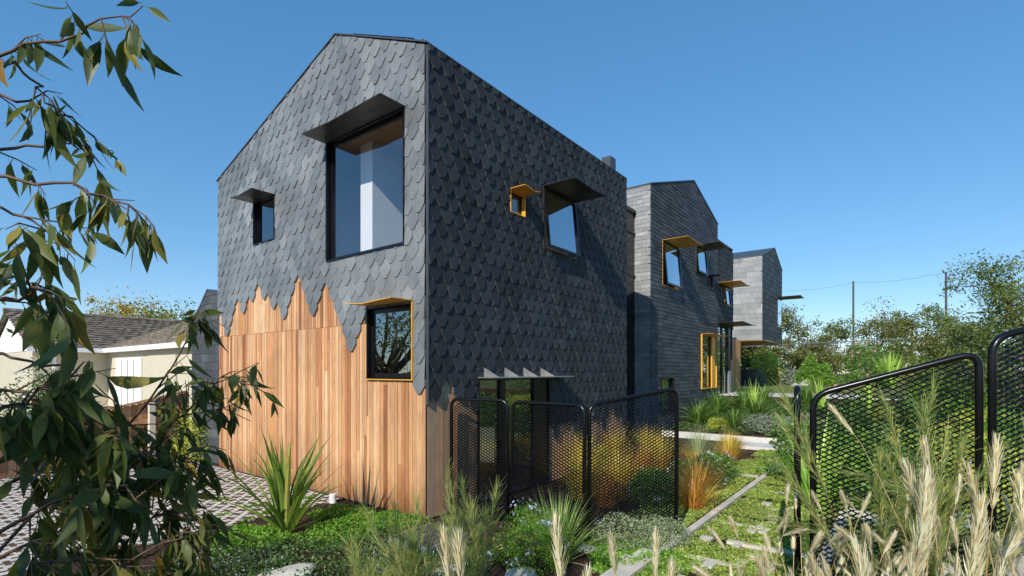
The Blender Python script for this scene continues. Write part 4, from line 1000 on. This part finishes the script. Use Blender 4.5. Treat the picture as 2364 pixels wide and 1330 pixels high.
for X, Y, rr, hh, m_, lb in [(2.85, 7.9, .5, .42, 'leaf_dark', 'dark leafy bush with small flowers among the sedges'), (3.35, 8.5, .42, .38, 'leaf_strap', 'dark green bush before the leaning sedge'), (1.9, 6.9, .4, .4, 'leaf_bright', 'bright bush low behind the tall mesh panel'), (1.3, 9.2, .5, .5, 'leaf_yellow', 'yellow bush in the garden behind the mesh')]:
    x, y, z = gz(X, Y); shrub('garden_bush', (x, y, z), rr, hh, 3600, .045, m_, lb, flowers='blue_petal', nf=50)
# bed rising to the terrace
g = 'strappy lilies in the raised bed'
k = 0
names = ['beside the slate wall', 'in front of the amber window', 'left of the pale sword plant', 'in the middle of the bed', 'in front of the post', 'right of the bed, drooping', 'at the right end of the bed', 'at the back of the bed', 'lowest, above the kerb', 'behind the drooping one', 'near the gate edge']
for (x, y, r_), nm in zip([(10.2, .1, .8), (11.6, .0, .9), (12.6, -.5, .9), (11.3, -1.2, .8), (13.3, -.9, .8), (10.4, -3.4, .95), (11.0, -4.5, .9), (13.8, -2.0, .8), (9.9, -.9, .7), (12.2, -3.3, .8), (12.6, -4.8, .8)], names):
    strap_plant('strappy_lily', (x, y, terrain(x, y)), 150, 1.05*r_, .03, .6, 1.0, 'leaf_strap', 'dark strappy lily clump '+nm, 'lily', g, fold=.12, K=6)
for x, y, lb in [(11.7, -1.0, 'pale sword leaved plant in front of the amber window'), (12.9, -2.5, 'pale sword leaved plant in the middle of the bed'), (14.9, -4.6, 'pale sword leaved plant on the lawn edge'), (13.0, -3.6, 'pale sword leaved plant near the terrace step')]:
    strap_plant('sword_plant', (x, y, terrain(x, y)), 18, 1.05, .055, .28, .25, 'leaf_pale', lb, 'flax', fold=.12)
for x, y, rr, hh, m_, lb in [(10.2, -1.7, .7, .4, 'leaf_silver', 'silver grey bush in the raised bed left of the drooping lily'), (10.4, -2.4, .6, .38, 'leaf_grey', 'grey green low bush above the kerb'), (9.9, -.5, .3, .3, 'leaf_yellow', 'small yellow green tuft above the kerb'), (11.9, -2.2, .6, .4, 'leaf_dark', 'dark flowering bush in the raised bed'), (10.6, -5.2, .4, .32, 'leaf_gold', 'golden bush beside the gate edge'), (12.0, -4.0, .4, .35, 'leaf_yellow', 'yellow green cushion near the gate edge')]:
    shrub('bed_bush', (x, y, terrain(x, y)), rr, hh, 3600, .05, m_, lb)
cover('bed_cover', 'leaf_dark', [(9.4, 14.4, -6.2, .6)], 44000, .045, .2, label='low dark cover over the raised bed', patchy=.05)

# lawn, bushes and trees at the back
for X, Y, sx, lb in [(16.9, 29.5, .55, 'pale boulder on the far lawn edge'), (15.2, 27.5, .32, 'small flat rock on the far lawn'), (18.2, 27.0, .35, 'small rock right of the far boulder')]:
    x, y, z = gz(X, Y); boulder('boulder', (x, y, z), sx, sx*.7, sx*.6, lb, 'rocks on the far lawn')
for X, Y, r_, h_, m_, lb, fl in [(16.6, 31, 1.0, 1.0, 'leaf_silver', 'silver bush behind the far boulder', None), (14.2, 30.5, .8, .9, 'leaf_silver', 'silver bush left of the far boulder', None), (18.6, 27, 1.2, 2.3, 'leaf_strap', 'pink flowering bush on the far lawn', 'pink'), (17.4, 29.5, 1.0, 1.5, 'leaf_bright', 'green bush behind the boulder', None), (15.6, 31.5, 1.2, 1.9, 'leaf_yellow', 'yellow green bush against the back fence', None), (20.2, 24, 1.4, 2.0, 'leaf_bright', 'leafy green bush left of the big tree', None), (18.5, 20.5, 1.2, 1.5, 'leaf_yellow', 'yellow green bush behind the sloping rail', None), (20.5, 21, 1.4, 2.2, 'leaf_strap', 'tall leafy bush below the big tree', None), (13.0, 15.0, .9, 1.0, 'leaf_strap', 'green bush behind the highest mesh panel far back', None), (11.2, 13.2, .9, 1.1, 'leaf_bright', 'green bush between the sloping rail and the lawn', None), (9.6, 10.2, .8, .8, 'leaf_yellow', 'yellow bush low behind the wide mesh', None), (7.0, 9.0, .8, .8, 'leaf_strap', 'green bush behind the wide mesh near the gate', None), (8.6, 8.6, .9, 1.1, 'leaf_bright', 'leafy bush behind the wide mesh right part', None)]:
    x, y, z = gz(X, Y); shrub('garden_bush', (x, y, z), r_, h_, 3200, .13 if Y > 18 else .09, m_, lb, flowers=fl, nf=220 if fl else 0, wr=.5)
for X, Y, lb in [(17.0, 23.0, 'upright sword leaved clump behind the sloping rail'), (18.0, 24.5, 'tall sword leaved clump beside the pink bush')]:
    x, y, z = gz(X, Y); strap_plant('sword_plant', (x, y, z), 60, 1.7, .08, .3, .4, 'leaf_pale', lb, 'flax', fold=.1)
g = 'trees along the back fence'
spec = [(14.2, 35, 4.9, 1.8, 'a', 'behind the raised box'), (16.3, 36, 4.4, 1.7, 'a', 'right of the raised box'), (18.7, 36.5, 5.6, 2.0, 'a', 'left of the first tall pole'), (21.3, 37, 4.4, 1.8, 'a', 'below the first tall pole'), (23.9, 38, 4.5, 1.5, 'b', 'small one between the poles'), (27.0, 38, 5.9, 2.1, 'a', 'middle one between the poles'), (29.6, 38, 5.1, 2.0, 'a', 'left of the second tall pole'), (32.0, 37, 5.4, 2.0, 'b', 'below the second tall pole'), (12.0, 33.5, 4.4, 1.8, 'b', 'dark one under the raised box'), (10.0, 34, 4.6, 1.8, 'b', 'dark one beside the timber core'), (29.0, 33, 4.0, 1.8, 'b', 'in front of the second pole'), (16.3, 34.5, 2.3, 1.5, 'b', 'low bushy one right of the raised box'), (20.4, 35, 2.2, 1.5, 'a', 'low bushy one below the first pole'), (25.2, 34.5, 2.4, 1.7, 'b', 'low bushy one between the poles')]
for X, Y, h_, R, t_, nm in spec:
    x, y, z = gz(X, Y); tree('garden_tree', (x, y, z), h_, R, 5500, .17, 'leaf_tree_'+t_, 'olive green tree '+nm if t_ == 'a' else 'dark green tree '+nm, g, crown=(.12, 1.0), bark='bark_pale', sig=.15, wr=.5, tr=.018)
x, y, z = gz(12.6, 12.2); tree('feathery_tree', (x, y, 0), 4.8, 2.0, 17000, .11, 'leaf_tree_b', 'big feathery dark tree at the right edge above the mesh panels', None, crown=(.08, 1.0), sig=.11, wr=.28, limbs=18, tr=.02, cl=70)
x, y, z = gz(12.7, 14.2); tree('feathery_tree', (x, y, 0), 3.3, 1.6, 11000, .11, 'leaf_tree_a', 'olive leafy tree left of the big feathery tree', None, crown=(.1, 1.0), sig=.15, wr=.35, limbs=11, tr=.02, cl=50)
# fence, poles and cable
fx = [W(12.0, 38)] ; a = W(15.8, 33); b = W(21.0, 23.6)
e = empty('wire_fence', (a[0], a[1], .9), math.atan2(b[1]-a[1], b[0]-a[0]), 'thin black wire fence along the back of the garden', 'fence'); Ln = math.hypot(b[0]-a[0], b[1]-a[1])
mb = MB(); mb.tube([(-6, 0, 2.45), (Ln, 0, 2.45)], .03, 6); mb.build('top_rail', M['galv'], e)
for i in range(5): MB().tube([(-4+i*3.6, 0, 0), (-4+i*3.6, 0, 2.43)], .035, 6).build('post', M['pole'], e)
mb = MB()
for i in range(10): mb.tube([(-6, 0, .2+i*.24), (Ln, 0, .2+i*.24)], .006, 3, False)
mb.build('wires', M['pole'], e)
P1 = W(29.9, 45); P2 = W(33.8, 40)
t1 = MB(); t1.tube([(0,0,0), (0,0,8.7)], [.09, .07], 8); tag(t1.build('net_pole', M['pole'], loc=(P1[0], P1[1], .9)), 'tall thin steel pole left of the two in the sky', 'pole', 'net poles')
t1 = MB(); t1.tube([(0,0,0), (0,0,8.55)], [.09, .07], 8); tag(t1.build('net_pole', M['pole'], loc=(P2[0], P2[1], .9)), 'tall thin steel pole nearer the feathery tree', 'pole', 'net poles')
mb = MB(); d = np.array([P2[0]-P1[0], P2[1]-P1[1]])
pts = []
for i in range(-48, 81):
    t = i/40; x = P1[0]+d[0]*t; y = P1[1]+d[1]*t; pts.append((x, y, 9.5-.05*t-.22*math.sin(math.pi*(t % 1))-.06*abs(math.sin(t*5*math.pi))))
mb.tube(pts, .012, 4); tag(mb.build('net_cable', M['pole']), 'thin sagging cable strung between the tall poles', 'cable')
# tub under the raised box
x, y, z = gz(13.6, 30); mb = MB(); mb.tube([(0,0,0), (0,0,.9)], [.5, .62], 16); mb.tube([(0,0,.88), (0,0,.96)], [.68, .68], 16); tag(mb.build('garden_tub', M['blue_pot'], loc=(x, y, z)), 'dark round tub in the shade under the raised box', 'tub')

# ------------------------------------------------------------------ left: fence, neighbours, car, trees
e = empty('paling_fence', (0, 7.31, 0), 0, 'brown timber paling fence sloping down beside the driveway', 'fence')
ft = lambda x: 1.28+.225*min(x, .1)
mb = MB(); x = -7.0
while x < .14:
    mb.box(x, x+.095, 0, .02, -.2, ft(x)); x += .1
mb.build('palings', M['fence_wood'], e)
mb = MB()
for zz in (.35, .85):
    mb.prism([(-7, -.05, ft(-7)-1.28+zz), (.12, -.05, ft(.12)-1.28+zz), (.12, -.05, ft(.12)-1.28+zz+.08), (-7, -.05, ft(-7)-1.28+zz+.08)], (0, .048, 0))
mb.build('rail', M['fence_wood'], e)
mb = MB(); mb.prism([(-7, -.06, ft(-7)+.002), (.12, -.06, ft(.12)+.002), (.12, -.06, ft(.12)+.04), (-7, -.06, ft(-7)+.04)], (0, .12, 0)); mb.build('capping', M['fence_wood'], e)
for x in (-5.8, -3.9, -2.05, -.55): MB().box(x, x+.1, -.15, -.052, -.1, ft(x)-.02).build('post', M['concrete'], e)

def tile_roof(mb, A, B, C, D, row=.3, col=.26):    # A-B eave, D-C ridge
    A, B, C, D = map(Vector, (A, B, C, D)); H_ = ((D+C)/2-(A+B)/2).length; nr = max(2, int(H_/row)); Lh = (B-A).length
    nrm = (B-A).cross(D-A).normalized()
    if nrm.z < 0: nrm = -nrm
    for r_ in range(nr):
        t0, t1 = r_/nr, (r_+1)/nr
        L0, R0, L1, R1 = A.lerp(D, t0), B.lerp(C, t0), A.lerp(D, t1), B.lerp(C, t1)
        nc = max(1, int((R0-L0).length/col)); ncs = nc*5
        V = []
        for i in range(ncs+1):
            s = i/ncs; hgt = .035*abs(math.sin(math.pi*s*nc+(math.pi/2 if r_ % 2 else 0)))
            V += [L0.lerp(R0, s)+nrm*(hgt+.045), L1.lerp(R1, s)+nrm*(hgt*.9+.012), L0.lerp(R0, s)+nrm*(hgt*.5-.01)]
        mb.add(V, [(3*i, 3*i+3, 3*i+4, 3*i+1) for i in range(ncs)]+[(3*i+2, 3*i+5, 3*i+3, 3*i) for i in range(ncs)])
def mat_tiles():
    m, nt = newmat('old_roof_tiles'); v = coords(nt); n1 = noise(nt, 3.5, 5, .7, v); n2 = noise(nt, 30, 4, .7, v)
    r = ramp(nt, [(.3, (.1, .075, .055)), (.5, (.22, .175, .13)), (.7, (.42, .35, .27))]); L(nt, n1.outputs['Fac'], r.inputs['Fac'])
    r2 = ramp(nt, [(.3, (.6,)*3), (.7, (1.4,)*3)]); L(nt, n2.outputs['Fac'], r2.inputs['Fac'])
    b = pbsdf(nt, mixc(nt, 1.0, r.outputs[0], r2.outputs[0], 'MULTIPLY'), .9, 0, .2, n2.outputs['Fac'], .5, .01); out(nt, b.outputs[0]); return m
M['tiles'] = mat_tiles()
nb = empty('neighbour_house', (0, 0, -.5), 0, 'cream rendered bungalow with weathered tile roof beyond the paling fence', 'house')
Z = .5
mb = MB(); mb.box(-.5, 1.58, 17.6, 24, 0, 2.48+Z); mb.box(1.45, 9, 9.4, 24, 0, 2.478+Z)
mb.build('wall', M['render_cream'], nb)
mb = MB()
tile_roof(mb, (-.7, 17.2, 2.5+Z), (1.3, 17.2, 2.5+Z), (5.0, 21, 3.84+Z), (-.7, 21, 3.84+Z))
tile_roof(mb, (1.3, 17.2, 2.5+Z), (1.3, 9.2, 2.5+Z), (5.0, 9.2, 3.84+Z), (5.0, 21, 3.84+Z))
mb.add([(-.7, 21, 3.84+Z), (5, 21, 3.84+Z), (5, 25, 2.4+Z), (-.7, 25, 2.4+Z)], [(0,1,2,3)])
mb.add([(5, 9.2, 3.84+Z), (9.2, 9.2, 2.4+Z), (9.2, 25, 2.4+Z), (5, 21, 3.84+Z)], [(0,1,2,3)])
rf_ = mb.build('roof', M['tiles'], nb)
mb = MB(); mb.tube([(-.72, 21, 3.9+Z), (5, 21, 3.9+Z)], .09, 8); mb.tube([(5, 21, 3.9+Z), (5, 9.2, 3.9+Z)], .09, 8); mb.tube([(5, 21, 3.87+Z), (1.32, 17.2, 2.54+Z)], .05, 6); mb.build('ridge_tiles', M['tiles'], rf_)
mb = MB(); mb.box(-.72, 1.19, 17.08, 17.2, 2.36+Z, 2.5+Z); mb.box(1.18, 1.3, 9.2, 17.08, 2.362+Z, 2.502+Z); mb.build('gutter', M['white_paint'], nb)
mb = MB(); mb.box(-.72, 1.4, 17.2, 17.6, 2.37+Z, 2.39+Z); mb.box(1.3, 1.45, 9.2, 17.2, 2.372+Z, 2.392+Z); mb.build('eaves_soffit', M['white_paint'], nb)
mb = MB(); mb.prism([(-.52, 17.3, 2.4+Z), (-.52, 21, 3.75+Z), (-.52, 24.7, 2.4+Z)], (.03, 0, 0)); mb.build('gable', M['white_paint'], nb)
mb = MB(); mb.box(1.40, 1.448, 11.5, 13.6, .35, 2.3+Z-.1); f = mb.build('garage_door', M['render_cream'], nb)
mb = MB(); mb.box(1.40, 1.447, 14.2, 16.6, .35, 2.25+Z-.1); f = mb.build('shuttered_window', M['interior'], nb)
for a_ in (14.8, 15.4, 16.0): MB().box(1.392, 1.399, a_, a_+.04, .38, 2.6).build('blind_rail', M['trim'], f)
MB().box(1.30, 1.399, 14.1, 16.7, .28, .34).build('sill', M['white_paint'], f)
mb = MB(); mb.tube([(.0, 17.5, .2), (.0, 17.5, 2.7), (-.05, 17.15, 2.86)], .05, 8); mb.build('downpipe', M['white_paint'], nb)
# second, farther house at the left edge
nb2 = empty('neighbour_house', (-3.4, 27, -.5), 0, 'farther brown tiled house at the left picture edge', 'house')
mb = MB(); mb.box(-3, 4, 0, 6, 0, 2.6); mb.build('wall', M['render_cream'], nb2)
mb = MB(); tile_roof(mb, (-3.3, -.4, 2.6), (4.3, -.4, 2.6), (4.3, 3, 4.0), (-3.3, 3, 4.0)); mb.add([(-3.3, 3, 4), (4.3, 3, 4), (4.3, 6.4, 2.6), (-3.3, 6.4, 2.6)], [(0,1,2,3)]); mb.build('roof', M['tiles'], nb2)

# car
def car(loc, rz, label):
    e = empty('parked_car', loc, rz, label, 'car')
    prof = [(-1.8, .25), (-1.84, .5), (-1.78, .72), (-.95, .80), (-.45, 1.16), (.9, 1.18), (1.5, .86), (1.78, .8), (1.82, .45), (1.75, .25)]
    mb = MB(); ws_ = lambda z: .72 if z < .85 else .72-(z-.85)*.35
    n = len(prof)
    V = [(x, -ws_(z), z) for x, z in prof]+[(x, ws_(z), z) for x, z in prof]
    mb.add(V, [(i, i+1, n+i+1, n+i) for i in range(n-1)]+[tuple(range(n-1,-1,-1)), tuple(range(n, 2*n))]); b = mb.build('body', M['car_paint'], e)
    bv = b.modifiers.new('bevel', 'BEVEL'); bv.width = .05; bv.segments = 3; bv.limit_method = 'ANGLE'
    for sgn in (-1, 1):
        for q in ([(-.75, .84), (-.42, 1.1), (.1, 1.12), (.1, .86)], [(.16, .86), (.16, 1.12), (.82, 1.12), (1.25, .88)]):
            mb = MB(); mb.prism([(x, sgn*(ws_(z)+.004), z) for x, z in q], (0, sgn*.006, 0)); mb.build('side_window', M['car_glass'], e)
        for xx in (-1.15, 1.15):
            mb = MB(); mb.tube([(xx, sgn*.58, .28), (xx, sgn*.735, .28)], .28, 20); wv = mb.build('wheel', M['rubber'], e)
            mb = MB(); mb.tube([(xx, sgn*.70, .28), (xx, sgn*.74, .28)], .17, 14); mb.build('rim', M['galv'], wv)
    mb = MB(); mb.add([(-.93, -.6, .825), (-.93, .6, .825), (-.5, .55, 1.135), (-.5, -.55, 1.135)], [(0,1,2,3)]); 
    for i in range(len(mb.v)): mb.v[i] = (mb.v[i][0]-.012, mb.v[i][1], mb.v[i][2]+.014)
    mb.build('windscreen', M['car_glass'], e)
    mb = MB(); mb.add([(.97, -.56, 1.15), (.97, .56, 1.15), (1.45, .62, .89), (1.45, -.62, .89)], [(0,1,2,3)])
    for i in range(4): mb.v[i] = (mb.v[i][0]+.01, mb.v[i][1], mb.v[i][2]+.014)
    mb.build('rear_window', M['car_glass'], e)
    for sgn in (-1, 1):
        MB().box(-1.835, -1.79, sgn*.5-.14, sgn*.5+.14, .55, .68).build('headlight', M['galv'], e)
        MB().box(1.79, 1.826, sgn*.56-.1, sgn*.56+.1, .62, .76).build('tail_light', M['awning_amber'], e)
    MB().box(-.5, -.4, -.86, -.72, .86, .95).build('mirror', M['car_paint'], e); MB().tube([(1.0, .2, 1.17), (1.25, .2, 1.5)], .006, 4).build('aerial', M['black_metal'], e)
    return e
x, y = W(-11.1, 12.4); car((x, y, -.49), math.radians(8), 'dark blue car parked beyond the paling fence')
x, y = W(-13.0, 14.2); shrub('white_flower_bush', (x, y, -.5), 1.1, 2.1, 4500, .09, 'leaf_dark', 'dark bush covered in white flowers left of the cream house', flowers='white_petal', nf=700, wr=.5)
x, y = W(-6.2, 10.1); shrub('fence_bush', (x, y, 0), .45, 1.0, 2200, .06, 'leaf_yellow', 'yellow green bush between the fence and the garage wall')
g = 'trees on the skyline at left'
for X, Y, h_, R, t_, lb in [(-51, 62, 8.6, 2.2, 'b', 'round dark tree behind the tile ridge, left of the skyline trees'), (-46, 60, 10.4, 2.6, 'c', 'tall golden brown tree above the tiled roof'), (-43.6, 60, 10.4, 3.6, 'c', 'broad golden tree next to the tall one'), (-39.5, 58, 9.2, 3.6, 'c', 'low golden tree above the roof valley'), (-43.5, 64, 9.2, 3.4, 'b', 'small green tree above the tile ridge'), (-34, 52, 8.6, 3.4, 'b', 'bright green tree beside the slate garage gable'), (-54, 55, 7.0, 3.2, 'b', 'dark tree at the left picture edge skyline'), (-46.5, 48, 5.6, 3.0, 'a', 'low olive tree at the left edge behind the farther house')]:
    x, y = W(X, Y); tree('skyline_tree', (x, y, -.5), h_, R, 3600, .34, 'leaf_tree_'+t_, lb, g, crown=(.35, 1.0), sig=.2, wr=.5, tr=.02)
